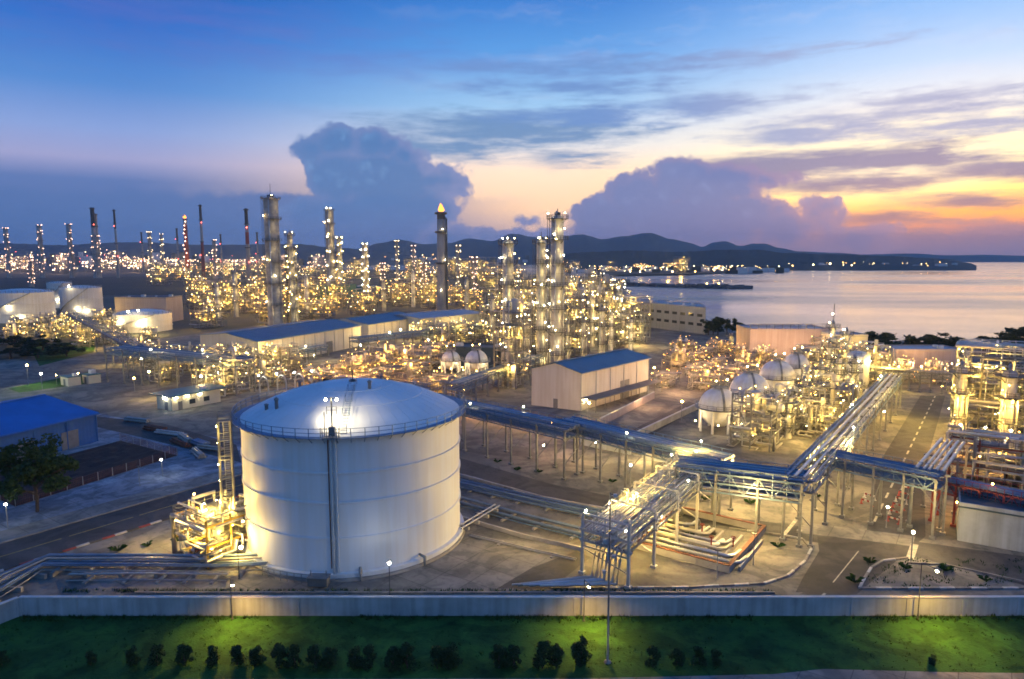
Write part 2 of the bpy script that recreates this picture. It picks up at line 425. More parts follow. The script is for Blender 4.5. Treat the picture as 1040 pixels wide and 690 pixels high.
c2 = cumulus([(612, 226, 40, 30), (650, 205, 44, 34), (692, 186, 46, 32), (735, 188, 52, 26), (776, 184, 46, 11), (712, 222, 110, 34), (796, 232, 54, 24), (828, 218, 24, 16), (836, 210, 20, 14), (856, 222, 17, 11), (864, 244, 66, 18)])
wob = M('SUBTRACT', w1.outputs['Fac'], .5)
wob2 = M('SUBTRACT', w2.outputs['Fac'], .5)
def soft(es, k, lo=1.5, hi=-1.):
    d = union([ell(VM('ADD', ae, warp2), *e) for e in es], .5)
    return MR(M('ADD', d, M('MULTIPLY', wob2, k)), lo, hi)
s_blue = soft([(520, 132, 105, 15), (440, 148, 60, 10), (575, 160, 16, 4)], 3.2, 1.1, -.7)
s_wisp = soft([(640, 66, 75, 4), (590, 88, 40, 3), (712, 106, 56, 6), (820, 134, 46, 8), (930, 116, 66, 5), (860, 130, 50, 5), (990, 128, 60, 5), (960, 100, 50, 4), (600, 118, 60, 6)], 2.6, .8, -.4)
s_mauve = soft([(852, 165, 100, 9), (928, 159, 44, 9), (770, 172, 60, 12), (865, 187, 66, 6), (1008, 171, 50, 6), (1060, 172, 50, 7), (985, 204, 30, 3), (893, 222, 20, 3)], 1.3, .7, -.25)
s_pink = soft([(170, 14, 110, 8), (330, 60, 120, 5)], 4., 1.6, -1.4)
hi1 = noise(.5, 6, .6, VM('ADD', ae, warp), (.16, 1., 1))
cirrus = M('MULTIPLY', MR(hi1.outputs['Fac'], .50, .72), MR(el, 6, 10))
skyc = MIX(M('MULTIPLY', cirrus, .16), skyc, MIX(MR(az, -20, 15), RGB((96, 122, 178)), RGB((216, 208, 214))))
skyc = MIX(M('MULTIPLY', s_pink, .45), skyc, RGB((92, 98, 170)))
skyc = MIX(M('MULTIPLY', s_blue, .95), skyc, RGB((92, 128, 172)))
skyc = MIX(M('MULTIPLY', s_wisp, .95), skyc, MIX(MR(az, 5, 30), RGB((96, 132, 186)), RGB((150, 158, 190))))
skyc = MIX(M('MULTIPLY', s_mauve, .95), skyc, MIX(MR(el, 2.0, 7), RGB((134, 108, 128)), RGB((112, 116, 156))))
# banks low along the horizon
bl = M('ADD', M('SUBTRACT', el, MR(az, -37, -19, 4.5, 4.9, 'LINEAR')), M('MULTIPLY', wob, 1.6))
m_left = M('MULTIPLY', MR(bl, .5, -.35), MR(az, 4, -14))
skyc = MIX(M('MULTIPLY', m_left, .93), skyc, MIX(MR(el, 1., 6.5), RGB((66, 102, 158)), RGB((78, 106, 160))))
br = M('ADD', M('SUBTRACT', el, 2.5), M('ADD', M('MULTIPLY', wob2, 2.6), M('MULTIPLY', wob, 1.2)))
m_right = M('MULTIPLY', MR(br, .6, -.8), MR(az, 10, 20))
skyc = MIX(M('MULTIPLY', m_right, .90), skyc, MIX(MR(el, .2, 3.2), RGB((112, 112, 146)), RGB((164, 126, 138))))
shade1 = MIX(MR(billow, .25, .75), RGB((88, 128, 178)), RGB((70, 110, 164)))
shade1 = MIX(MR(el, 6, 1), shade1, RGB((82, 110, 164)))
lit1 = MIX(M('MULTIPLY', MR(c1, -1.1, -.05), MR(az, -20, -4, .10, .42)), shade1, RGB((150, 144, 182)))
skyc = MIX(M('MULTIPLY', MR(c1, .22, -.20), .97), skyc, lit1)
shade2 = MIX(MR(billow, .25, .75), RGB((104, 125, 176)), RGB((90, 112, 165)))
shade2 = MIX(MR(el, 5, 0), shade2, RGB((98, 110, 156)))
lit2 = MIX(M('MULTIPLY', MR(c2, -.9, -.05), MR(az, 5, 26, .06, .38)), shade2, RGB((196, 146, 150)))
skyc = MIX(M('MULTIPLY', MR(c2, .24, -.22), .97), skyc, lit2)
m_low = MR(el, 2.2, -.2)
skyc = MIX(M('MULTIPLY', m_low, .72), skyc, MIX(MR(az, -10, 25), RGB((76, 108, 160)), RGB((106, 112, 150))))
SKYK = 10.0
skyc = VM('MULTIPLY', skyc, (SKYK, SKYK, SKYK))
skyc = MIX(.06, skyc, ns.outputs[0])
bg = wn.new('ShaderNodeBackground'); wl.new(skyc, bg.inputs['Color']); bg.inputs['Strength'].default_value = .1
wo = wn.new('ShaderNodeOutputWorld'); wl.new(bg.outputs[0], wo.inputs['Surface'])
W.cycles.sampling_method = 'MANUAL'; W.cycles.sample_map_resolution = 512

# ------------------------------------------------------------------ ground, sea, roads
def gpts(l): return [P(*q) for q in l]
# mainland: one sheet out to the far bay, with the shoreline on the right
shore = [(480, 150, 0), (420, 285, 0), P(1040, 349), P(980, 350), P(880, 348), P(790, 336), P(725, 328), P(690, 312), P(640, 303), P(560, 304), P(522, 305), P(520, 292), P(545, 287), P(600, 287), P(640, 289)]
far = [P(640, 284), P(560, 279), P(480, 277), P(400, 274), P(330, 274)]
landpts = [Vector(q) for q in shore]+far+[Vector((-700, 2600, 0)), Vector((-3200, 6500, 0)), Vector((-9000, 7000, 0)), Vector((-9000, -200, 0)), Vector((480, -200, 0))]
mb = MB(); mb.poly([(p.x, p.y, 0) for p in landpts]); mb.cur = 0
for i in range(len(landpts)):
    a = landpts[i]; b = landpts[(i+1) % len(landpts)]
    mb.quad((a.x, a.y, 0), (b.x, b.y, 0), (b.x, b.y, -2.5), (a.x, a.y, -2.5))
g = structure('ground', mb, 'land')
import bmesh
bm = bmesh.new(); bm.from_mesh(g.data); bmesh.ops.recalc_face_normals(bm, faces=bm.faces)
top = max(bm.faces, key=lambda f: f.calc_area())
if top.normal.z < 0: bmesh.ops.reverse_faces(bm, faces=bm.faces)
bmesh.ops.triangulate(bm, faces=[f for f in bm.faces if len(f.verts) > 4]); bm.to_mesh(g.data); bm.free()
wm = bpy.data.materials.new('seawater'); wm.use_nodes = True; t = wm.node_tree; b = t.nodes['Principled BSDF']
b.inputs['Base Color'].default_value = (.06, .085, .12, 1); b.inputs['Roughness'].default_value = .16; b.inputs['IOR'].default_value = 1.33
t1 = t.nodes.new('ShaderNodeTexCoord'); mp = t.nodes.new('ShaderNodeMapping'); mp.inputs['Scale'].default_value = (.02, .05, 1); mp.inputs['Rotation'].default_value = (0, 0, .3)
nn = t.nodes.new('ShaderNodeTexNoise'); nn.inputs['Scale'].default_value = 2.; nn.inputs['Detail'].default_value = 6
bp = t.nodes.new('ShaderNodeBump'); bp.inputs['Strength'].default_value = .25; bp.inputs['Distance'].default_value = 1.0
t.links.new(t1.outputs['Object'], mp.inputs[0]); t.links.new(mp.outputs[0], nn.inputs['Vector']); t.links.new(nn.outputs['Fac'], bp.inputs['Height']); t.links.new(bp.outputs[0], b.inputs['Normal'])
n3 = t.nodes.new('ShaderNodeTexNoise'); n3.inputs['Scale'].default_value = .12; n3.inputs['Detail'].default_value = 3   # smooth and rippled lanes
t.links.new(mp.outputs[0], n3.inputs['Vector'])
mr = t.nodes.new('ShaderNodeMapRange'); mr.inputs['From Min'].default_value = .35; mr.inputs['From Max'].default_value = .65; mr.inputs['To Min'].default_value = .10; mr.inputs['To Max'].default_value = .30
t.links.new(n3.outputs['Fac'], mr.inputs[0]); t.links.new(mr.outputs[0], b.inputs['Roughness'])
MATS['seawater'] = wm
mb = MB(); mb.quad((-12000, -500, -1.5), (16000, -500, -1.5), (16000, 24000, -1.5), (-12000, 24000, -1.5)); structure('sea', mb, 'seawater')

# plant yard: sandy concrete over the near plot
sheet('yard', [(-75, 70.5, 0), (150, 70.5, 0), (260, 285, 0), (150, 320, 0), (60, 420, 0), (-60, 420, 0), (-130, 420, 0), (-210, 200, 0)], 'sand', .010)
sheet('lawn', [(-52.4, 69.1, 0), (130, 69.1, 0), (130, 58.6, 0), (66, 58.4, 0), (40, 58.9, 0), (29, 59.4, 0), (24, 58.6, 0), (8, 58.0, 0), (-95, 57.6, 0), (-75, 62, 0)], 'lawn', .016)
sheet('path', [(-120, 59.2, 0), (-75, 59.2, 0), (8, 59.2, 0), (24, 59.2, 0), (40, 59.8, 0), (66, 59.8, 0), (130, 59.2, 0), (130, 50, 0), (-120, 50, 0)], 'slab', .012)
# service road along the inside of the wall
sheet('service_road', [(-51, 69.9, 0), (120, 69.9, 0), (120, 73.4, 0), (-44, 73.4, 0), (-50, 72, 0)], 'oldasphalt', .018)
# left road, out of the picture at lower left to the junction behind the tank
Ld = (Vector((-44.1, 105.4, 0))-Vector((-62.6, 79.4, 0))).normalized(); Ln = Vector((Ld.y, -Ld.x, 0))
l0 = Vector((-62.6, 79.4, 0))
def lroad(t, s, z=0): v = l0+Ld*t-Ln*s; return Vector((v.x, v.y, z))
sheet('gate_road', [lroad(-40, 0), lroad(86, 0), lroad(86, 9.2), lroad(-40, 9.2)], 'oldasphalt', .020)
mb = MB()
for k in range(-4, 9): mb.poly([lroad(k*9.5, 4.5, .025), lroad(k*9.5+8.6, 4.5, .025), lroad(k*9.5+8.6, 4.75, .025), lroad(k*9.5, 4.75, .025)])
structure('gate_road_marking', mb, 'yellowline')
def kerb(name, pts, m=('kerbwhite', 'kerbred'), w=.3, h=.16, step=2.4, gap=.06):
    mb = MB(); k = 0
    for p, q in zip(pts, pts[1:]):
        p = Vector(p); q = Vector(q); L = (q-p).length; n = max(1, int(L/step)); d = (q-p)/n
        for i in range(n):
            mb.cur = k % len(m); k += 1
            a = p+d*i; b = p+d*(i+1)-d.normalized()*gap
            c = (a+b)/2; c.z = h/2+.01
            sd_ = Vector((-d.y, d.x, 0)).normalized()
            mb.obox(c, (b-a)/2, sd_*(w/2), UP*(h/2))
    return structure(name, mb, list(m))
kerb('gate_road_kerb', [lroad(-40, -.25), lroad(86, -.25)], ('kerbwhite', 'oldasphalt', 'kerbred'), .4, .18, 1.6)
kerb('gate_road_kerb', [lroad(-40, 9.5), lroad(86, 9.5)], ('kerbgrey',), .35, .16, 3.)
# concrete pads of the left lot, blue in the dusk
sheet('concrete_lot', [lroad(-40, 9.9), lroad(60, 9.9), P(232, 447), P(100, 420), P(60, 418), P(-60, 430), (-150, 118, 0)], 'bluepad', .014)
sheet('pavement', [lroad(-40, 10.2), lroad(60, 10.2), lroad(60, 14.4), lroad(-40, 14.4)], 'slab', .018)
# dusty cross road in front of the guard building
sheet('dust_road', gpts([(95, 423), (165, 430), (240, 452), (245, 470), (150, 446), (60, 425)]), 'oldasphalt', .022)
sheet('dust_yard', gpts([(95, 385), (190, 392), (240, 402), (245, 440), (165, 426), (95, 418), (60, 400)]), 'sand', .016)
# roads of the right half
A0 = Vector((33.3, 76.9, 0))
def rr(px, py, z=.0): return P(px, py, z)
sheet('main_road', gpts([(835, 592), (880, 541), (893, 470), (935, 402), (960, 402), (938, 480), (940, 545), (870, 604), (812, 604)]), 'oldasphalt', .020)
sheet('main_road_apron', gpts([(830, 545), (930, 556), (926, 567), (905, 571), (880, 585), (868, 602), (808, 602), (815, 588), (832, 560)]), 'asphalt', .026)
sheet('cross_road', gpts([(455, 462), (560, 492), (700, 520), (830, 537), (920, 549), (1060, 568), (1060, 600), (930, 566), (800, 547), (690, 531), (545, 510), (455, 482)]), 'oldasphalt', .023)
sheet('road_crossing', gpts([(818, 531), (930, 545), (926, 555), (808, 541)]), 'slab', .029)
mb = MB()
def dash(p, q, w=.16, on=2.6, off=2.4, z=.033):
    p = Vector(p); q = Vector(q); L = (q-p).length; d = (q-p)/L; s = Vector((-d.y, d.x, 0))*w; t_ = 0
    while t_ < L:
        a = p+d*t_; b = p+d*min(L, t_+on); mb.poly([(v.x, v.y, z) for v in (a-s, b-s, b+s, a+s)]); t_ += on+off
dash(P(846, 592), P(872, 560), .07, 30, 1); dash(P(888, 530), P(950, 402), .16, 3, 3); dash(P(838, 603), P(816, 622), .14)
dash(P(795, 545), P(812, 524), .25, 5, .1); dash(P(924, 568), P(929, 553), .45, 6, .1)
structure('main_road_marking', mb, 'linepaint')
# back road by the blue-roofed warehouse
sheet('back_road', gpts([(640, 438), (700, 408), (712, 412), (664, 441), (640, 450)]), 'asphalt', .020)
mb = MB(); dash(P(655, 440), P(697, 414), .2, 30, 1, .028); structure('back_road_marking', mb, 'linepaint')
# raised kerbed islands either side of the junction
kerb('island_kerb', gpts([(560, 598), (700, 597), (776, 593), (800, 585), (818, 570), (824, 558), (815, 548), (795, 544), (740, 537)]), ('kerbgrey', 'kerbwhite'), .3, .16, 1.8)
kerb('island_kerb', gpts([(1050, 598), (873, 598), (878, 588), (885, 577), (897, 570), (922, 567)]), ('kerbgrey', 'kerbwhite'), .3, .16, 1.8)
kerb('island_kerb', gpts([(922, 572), (960, 574), (1060, 596)]), ('kerbgrey',), .3, .16, 1.8)
kerb('service_road_kerb', [(-43, 73.8, 0), (30, 73.8, 0)], ('kerbgrey',), .3, .2, 2.4)
kerb('cross_road_kerb', gpts([(470, 484), (545, 506), (640, 523), (690, 529)]), ('kerbgrey', 'kerbwhite'), .5, .4, 2.2)
kerb('yard_kerb', gpts([(470, 420), (560, 437), (620, 455), (700, 475)]), ('kerbgrey',), .3, .16, 2.2)
# pads under the tank and around it
mb = MB(); n = 64
TX, TY, TR = -21.7, 91.5, 14.4
mb.poly([(TX+(TR+2.4)*cos(2*pi*i/n), TY+(TR+2.4)*sin(2*pi*i/n), .034) for i in range(n)]); structure('tank_apron', mb, 'slab')
sheet('tank_yard', gpts([(470, 530), (520, 560), (600, 575), (575, 598), (230, 598), (60, 598), (100, 580), (190, 545), (245, 512)]), 'slab', .015)
sheet('dark_path', gpts([(505, 598), (540, 577), (585, 560), (600, 566), (560, 598)]), 'oldasphalt', .019)
sheet('grass_strip', gpts([(30, 352), (98, 345), (95, 358), (40, 372)]), 'lawn', .018)
sheet('grass_strip', gpts([(8, 395), (90, 378), (100, 388), (20, 399)]), 'lawn', .018)
sheet('far_field', gpts([(-60, 283), (170, 281), (200, 286), (200, 300), (-60, 300)]), 'darkland', .05)
sheet('far_field', gpts([(240, 286), (330, 284), (345, 292), (230, 300)]), 'darkland', .05)
# ------------------------------------------------------------------ perimeter wall, lawn plants, lamp posts
def wall_run(name, pts, h, label, t=.26, m='wallpaint', cop=True, joint=6.0, cat='wall', cm='coping'):
    root = thing(name, label, cat, (pts[0][0], pts[0][1], 0))
    wb = MB(); cbm = MB(); jb = MB()
    for p, q in zip(pts, pts[1:]):
        p = Vector(p); q = Vector(q); d = (q-p); L = d.length; d.normalize(); s = Vector((-d.y, d.x, 0))
        n = max(1, round(L/joint)); 
        for i in range(n):
            a = p+d*(L*i/n+.012); b = p+d*(L*(i+1)/n-.012)
            c = (a+b)/2; wb.obox(c+UP*(h/2), (b-a)/2, s*(t/2), UP*(h/2))
        for i in range(n+1):
            c = p+d*(L*i/n); jb.obox(c+UP*(h/2-.03), d*.16, s*(t/2+.05), UP*(h/2-.03))
        cbm.obox((p+q)/2+UP*(h+.052), d*(L/2+.1), s*(t/2+.08), UP*.05)
    wb.build('panel', m, root, True); jb.build('pilaster', m, root, True)
    if cop: cbm.build('coping', cm, root, True)
    return root
wall_run('perimeter_wall', [(-52.4, 69.0, 0), (125, 69.0, 0)], 2.05, 'long pale concrete wall between the lawn and the service road')
wall_run('perimeter_wall', [(-52.7, 68.8, 0), (-61, 54.5, 0)], 2.05, 'short pale concrete wall turning away from the long lawn wall at its corner', joint=4)

# weeds along the wall foot and the kerbs: short blades nobody could count
mb = MB()
def tuft(x, y, h, n=7, r=.3):
    for k in range(n):
        a = random.uniform(0, 2*pi); d = Vector((cos(a), sin(a), 0)); b = Vector((x, y, 0))+d*random.uniform(0, r)
        s = Vector((-d.y, d.x, 0))*random.uniform(.03, .07); hh = h*random.uniform(.5, 1.2)
        mb.poly([b-s, b+s, b+d*hh*random.uniform(.2, .7)+UP*hh])
for i in range(1500):
    x = random.uniform(-52, 62); k = random.random()
    if k < .55 and sin(x*.35)+sin(x*.13+1)+random.uniform(-.8, .8) > -.2: tuft(x, 68.75-abs(random.gauss(0, .5)), .32)
    elif k > .7 and x < 30: tuft(x, 74.1+abs(random.gauss(0, .18)), .3)
for i in range(900):
    p = P(random.uniform(-20, 1050), random.uniform(630, 682)); tuft(p.x, p.y, random.uniform(.08, .2), 5, .25)
for i in range(500):
    px = random.uniform(880, 1040); py = random.uniform(568, 598); p = P(px, py)
    if sin(p.x*.9)*cos(p.y*1.3) > .1: tuft(p.x, p.y, .22, 6, .4)
tag(mb.build('weeds', 'weeds'), 'low ragged weeds along the foot of the pale wall and over the lawn', 'weeds', kind='stuff')

def leaf_mesh(n, rx, ry, rz, size, shape, seed, mtl='shrubleaf', lobes=9):
    rnd = random.Random(seed); mb = MB(); cs = []
    for k in range(lobes):
        a = rnd.uniform(0, 2*pi); z = rnd.uniform(-.75, .9); rr_ = shape(z)*sqrt(rnd.random())*.8
        cs.append((Vector((cos(a)*rr_*rx, sin(a)*rr_*ry, z*rz)), rnd.uniform(.20, .44)))
    for i in range(n):
        c, s = rnd.choice(cs)
        v = Vector((rnd.gauss(0, 1), rnd.gauss(0, 1), rnd.gauss(0, 1))); v.normalize(); v *= rnd.random()**.4
        p = c+Vector((v.x*rx*s, v.y*ry*s, v.z*rz*s*.9))
        a = Vector((rnd.gauss(0, 1), rnd.gauss(0, 1), rnd.gauss(0, .6))).normalized(); b = a.cross(Vector((rnd.gauss(0, 1), rnd.gauss(0, 1), rnd.gauss(0, 1)))).normalized()
        k = size*rnd.uniform(.6, 1.3)
        mb.poly([p-a*k, p-b*k*.5, p+a*k, p+b*k*.5])
    return mb
SHR = []
for k in range(5):
    mb = leaf_mesh(1900, .90, .90, 1.02, .105, lambda z: (1-.5*max(z, 0)-.1*max(-z, 0)), 40+k, lobes=24)
    for j in range(26):                   # sprigs standing out of the top
        a = random.uniform(0, 2*pi); r = random.uniform(0, .7)
        b = Vector((cos(a)*r, sin(a)*r, .35+.3*(1-r))); 
        for q in range(5):
            p = b+UP*(.08*q)+Vector((random.uniform(-.05, .05), random.uniform(-.05, .05), 0)); w = Vector((random.uniform(-1, 1), random.uniform(-1, 1), .3)).normalized()*.12
            mb.poly([p-w, p+UP*.03+w.cross(UP)*.3, p+w, p-w.cross(UP)*.3])
    mb.v = [(v[0], v[1], v[2]+1.0) for v in mb.v]
    SHR.append(mb.mesh('foliage', 'shrubleaf'))
tb = MB(); tb.pipe([(0, 0, 0), (.04, 0, .5), (-.03, .05, 1.1)], .06); tb.pipe([(0, 0, .1), (.25, .1, .8)], .04); SHT = tb.mesh('stem', 'bark')
spx = [(92, .72, 0), (135, .85, 0), (160, 1.0, 0), (187, .95, 0), (215, 1., 0), (241, 1.0, 0), (261, .95, 0), (284, 1.15, 1), (299, 1.2, 1), (321, 1.15, 1), (335, 1.15, 1), (361, 1.15, 1), (375, 1.15, 1), (400, 1.2, 1), (414, 1.22, 1), (444, 1.25, 1), (458, 1.25, 1), (507, 1.2, 1), (521, 1.2, 1), (551, 1.2, 1), (565, 1.2, 1), (590, 1.22, 0), (663, .9, 0), (687, .95, 0), (710, .95, 0), (727, .88, 0), (2, .7, 0), (947, .6, 0)]
ordn = ['first', 'second', 'third', 'fourth', 'fifth', 'sixth', 'seventh', 'eighth', 'ninth', 'tenth', 'eleventh', 'twelfth', 'thirteenth', 'fourteenth', 'fifteenth', 'sixteenth', 'seventeenth', 'eighteenth', 'nineteenth', 'twentieth']
ordn += [a+'-'+b for a in ('twenty', 'thirty', 'forty', 'fifty', 'sixty', 'seventy', 'eighty', 'ninety') for b in (['']+ordn[:9])]
ordn = [o.rstrip('-') if not o.endswith('-') else {'twenty-': 'twentieth', 'thirty-': 'thirtieth', 'forty-': 'fortieth', 'fifty-': 'fiftieth', 'sixty-': 'sixtieth', 'seventy-': 'seventieth', 'eighty-': 'eightieth', 'ninety-': 'ninetieth'}[o] for o in ordn]
row = sorted(spx)
for i, (px, s, pair) in enumerate(row):
    b = P(px, 679 if pair else 676)
    r = thing('shrub', f'dark leafy shrub on the lawn, {ordn[i]} of the row counted from the lawn wall corner', 'shrub', b, random.uniform(0, 6), 'shrubs in a row along the front of the lawn')
    s *= random.uniform(.88, 1.1)*.92; r.scale = (s*random.uniform(.85, 1.05), s*.95, s*random.uniform(.9, 1.15))
    f = bpy.data.objects.new('foliage', SHR[i % 5]); COL.objects.link(f); f.parent = r
    f = bpy.data.objects.new('stem', SHT); COL.objects.link(f); f.parent = r

def lamp_post(base, h, label, arm=(0, 1.1), kind='lampwarm', power=0, col=(1, .8, .35), group='slim lamp posts', r=.055, aim=None, ang=130, bulb=.13, desc=None):
    root = thing('lamp_post', label, 'lamp post', base, 0, group)
    if desc: auto(root, desc, group)
    mb = MB(); mb.lathe([(.16, 0), (.16, .06), (r*1.6, .08), (r*1.5, .5), (r, .55), (r*.75, h)], 8); mb.build('pole', 'poleblack', root)
    d = Vector((arm[0], arm[1], 0)); 
    mb = MB()
    if d.length > .05:
        mb.pipe([(0, 0, h-.1), d*.35+UP*(h+.12), d+UP*(h+.16)], .035); mb.build('arm', 'poleblack', root)
    mb = MB(); e = d.normalized() if d.length > .05 else Vector((0, 1, 0)); s = Vector((-e.y, e.x, 0))
    c = d+UP*(h+.20); mb.obox(c, e*.3, s*.13, UP*.06); mb.build('lamp_head', 'darksteel', root)
    o = lamp(root, d+UP*(h+.14-bulb), kind, bulb, True)
    if power:
        p = Vector(base)+d+UP*(h-.02-2*bulb)
        spot('lamp_light', p, p+Vector((d.x*.3, d.y*.7, -3)), power, col, 158, 1.0, .2)
    return root
lamp_post(P(236, 629), 4.6, 'slim lamp post on the lawn against the wall below the big tank', (.9, -1.6), power=3000, aim=P(272, 652), ang=150, col=(1, .52, .05))
lamp_post(P(593, 631), 4.6, 'slim lamp post on the lawn beside the tall bare pole', (.3, -1.6), power=3000, aim=P(598, 654), ang=150, col=(1, .52, .05))
lamp_post(P(932, 629), 6.2, 'slim lamp post on the lawn near the road junction', (.5, -1.8), power=4600, aim=P(960, 650), ang=150, col=(1, .55, .05))
lamp_post(P(396, 607), 4.1, 'short white-lit lamp post before the big domed tank', (0, 0), 'lampwhite', power=0, bulb=.17)
# tall bare mast on the lawn
root = thing('camera_mast', 'tall thin mast with small fittings standing on the lawn', 'mast', P(617, 673))
mb = MB(); hh = PH(617, 500, 60.6).z; mb.lathe([(.35, 0), (.35, .12), (.1, .14), (.09, 6), (.07, hh)], 8); mb.build('pole', 'steel', root)
for i, z in enumerate((hh-.3, hh*.72, hh*.63, hh*.54)):
    mb = MB(); mb.bar((0, 0, z), ((-1)**i*.45, .1, z), .06); mb.box(*sorted(((-1)**i*.3, (-1)**i*.6)), -.1, .25, z-.16, z+.14); mb.build('fitting', 'pipewhite', root)

# ------------------------------------------------------------------ the big domed tank
TH_, APEX = 17.4, 21.3
T = thing('storage_tank', 'huge white domed storage tank behind the lawn wall', 'tank', (TX, TY, 0))
TF = atan2(-TY, -TX)                      # angle of the side that faces the lawn
def tp(phi, r, z): a = TF+phi; return Vector((r*cos(a), r*sin(a), z))
mb = MB(); mb.lathe([(TR, .35), (TR, TH_)], 128); shell = mb.build('shell', 'tankwhite', T)
for z in (13.15, 9.55, 5.2):
    mb = MB(); mb.lathe([(TR+.003, z-.28), (TR+.15, z-.20), (TR+.15, z+.02), (TR+.003, z+.06)], 128, smooth=False); mb.build('stiffener_ring', 'tankwhite', T)
mb = MB(); mb.lathe([(TR+.75, .0), (TR+.75, .34), (TR-.1, .36)], 128, smooth=False); mb.build('base_ring', 'concretecol', T)
mb = MB(); mb.lathe([(TR+.02, .37), (TR+.55, .42), (TR+.55, .9), (TR+.02, .95)], 128, smooth=False); mb.build('chime', 'tankwhite', T)
Rs = (TR**2+(APEX-TH_)**2)/(2*(APEX-TH_)); mb = MB()
prof = []
for i in range(15):
    r = (TR+.05)*(1-i/14.)+.02*(i/14.); prof.append((r, APEX-Rs+sqrt(Rs*Rs-r*r)+.02))
mb.lathe(prof, 96)
roof = mb.build('dome_roof', 'tankroof', T)
mb = MB()
for k in range(48):
    a = 2*pi*k/48; pts = [Vector((r*cos(a), r*sin(a), z+.03)) for r, z in prof[:12:2]]
    for p, q in zip(pts, pts[1:]): mb.bar(p, q, .06, .02)
mb.build('roof_seam', 'tankroof', roof)
mb = MB()
for rr_, zz in ((prof[5][0], prof[5][1]), (prof[9][0], prof[9][1])):
    mb = MB(); mb.lathe([(rr_+.04, zz-.02), (rr_+.03, zz+.05), (rr_-.03, zz+.06), (rr_-.05, zz)], 96); mb.build('roof_weld', 'tankroof', roof)
mb = MB(); mb.lathe([(TR-.1, TH_-.06), (TR+1.0, TH_-.06), (TR+1.0, TH_+.0), (TR-.1, TH_+.0)], 128, smooth=False); mb.build('walkway', 'steelskytint', T)
mb = MB(); ring = [Vector(((TR+.95)*cos(2*pi*k/60), (TR+.95)*sin(2*pi*k/60), TH_)) for k in range(60)]; mb.rail(ring, 1.15, .055, 1.7, True); mb.build('railing', 'steelskytint', T)
for k in range(60):
    a = 2*pi*k/60; mb = MB(); mb.bar((TR*cos(a), TR*sin(a), TH_-.75), ((TR+.9)*cos(a), (TR+.9)*sin(a), TH_-.08), .07); mb.build('bracket', 'steelskytint', T)
# mast with two lamps at the rim, pipes running down the front
ph = -.185
mb = MB(); mb.pipe([tp(ph, TR+.32, .4), tp(ph, TR+.32, TH_-.1), tp(ph, TR-.6, TH_+.7), tp(ph, TR-1.4, TH_+.6)], .15, 10); mb.build('downpipe', 'pipewhite', T)
mb = MB(); mb.bar(tp(ph+.035, TR+.22, .4), tp(ph+.035, TR+.22, TH_-.1), .34, .12); mb.build('cable_tray', 'tankwhite', T)
mb = MB(); mb.bar(tp(ph-.022, TR+.16, 1.5), tp(ph-.022, TR+.16, TH_), .09); mb.build('conduit', 'rust', T)
pl = MB(); pl.obox(tp(ph+.01, TR+.2, TH_+.06), tp(ph+.01+pi/2, .9, 0), tp(ph+.01, .8, 0), UP*.05)
pl.rail([tp(ph-.06, TR+1.0, TH_+.1), tp(ph+.075, TR+1.0, TH_+.1)], 1.2, .05, .8); pl.build('platform', 'steel', T)
mast = MB(); mast.pipe([tp(ph+.01, TR-.3, TH_), tp(ph+.01, TR-.3, TH_+4.6)], .09, 8); mast.bar(tp(ph-.035, TR-.3, TH_+4.5), tp(ph+.055, TR-.3, TH_+4.5), .08)
mast.pipe([tp(ph-.05, TR-.2, TH_), tp(ph-.05, TR-.2, TH_+2.9)], .06, 6); mast.obox(tp(ph+.01, TR-.2, TH_+.6), tp(ph+pi/2, .35, 0), tp(ph, .3, 0), UP*.55)
mast.rail([tp(ph-.03, TR-.3, TH_+2.6), tp(ph+.05, TR-.3, TH_+2.6)], .9, .04, .5)
mo = mast.build('mast', 'steel', T)
for s in (-.035, .055): lamp(mo, tp(ph+s, TR-.3, TH_+4.35), 'lampwarm', .15, True)
c = T.location+tp(ph+.01, TR-.9, TH_+3.9); spot('lamp_light', c, T.location+tp(ph+.10, TR-4.0, TH_), 1000, (1, .82, .48), 118, .55)
# roof fittings
mb = MB(); mb.pipe([(0, 0, APEX-.1), (0, 0, APEX+1.6)], .08, 6); mb.lathe([(.5, APEX-.05), (.5, APEX+.25), (.1, APEX+.35)], 12); mb.build('vent', 'darksteel', T)
for (r, a, hh) in ((4.5, .5, 1.2), (9., -2.2, 1.), (10.8, -1.05, 1.5), (11.5, -1.2, .8), (6, 2.4, .9)):
    z = APEX-Rs+sqrt(Rs*Rs-r*r); p = tp(a, r, z)
    mb = MB(); mb.lathe([(.22, -.05), (.22, hh*.7), (.3, hh*.72), (.3, hh*.85), (.02, hh)], 10, p); mb.build('nozzle', 'steel', T)
mb = MB()
sp_ = [tp(ph+.07, r, APEX-Rs+sqrt(Rs*Rs-r*r)+.05) for r in (TR-.4, 11, 8, 5, 2)]; mb.rail(sp_, 1.0, .035, 2.4)
mb.rail([p+tp(ph+pi/2, .8, 0) for p in sp_], 1.0, .035, 2.4)
for p, q in zip(sp_, sp_[1:]):
    for k in range(6): c = p.lerp(q, k/6); mb.bar(c, c+tp(ph+pi/2, .8, 0), .12, .03)
mb.build('roof_stair', 'steelskytint', T)
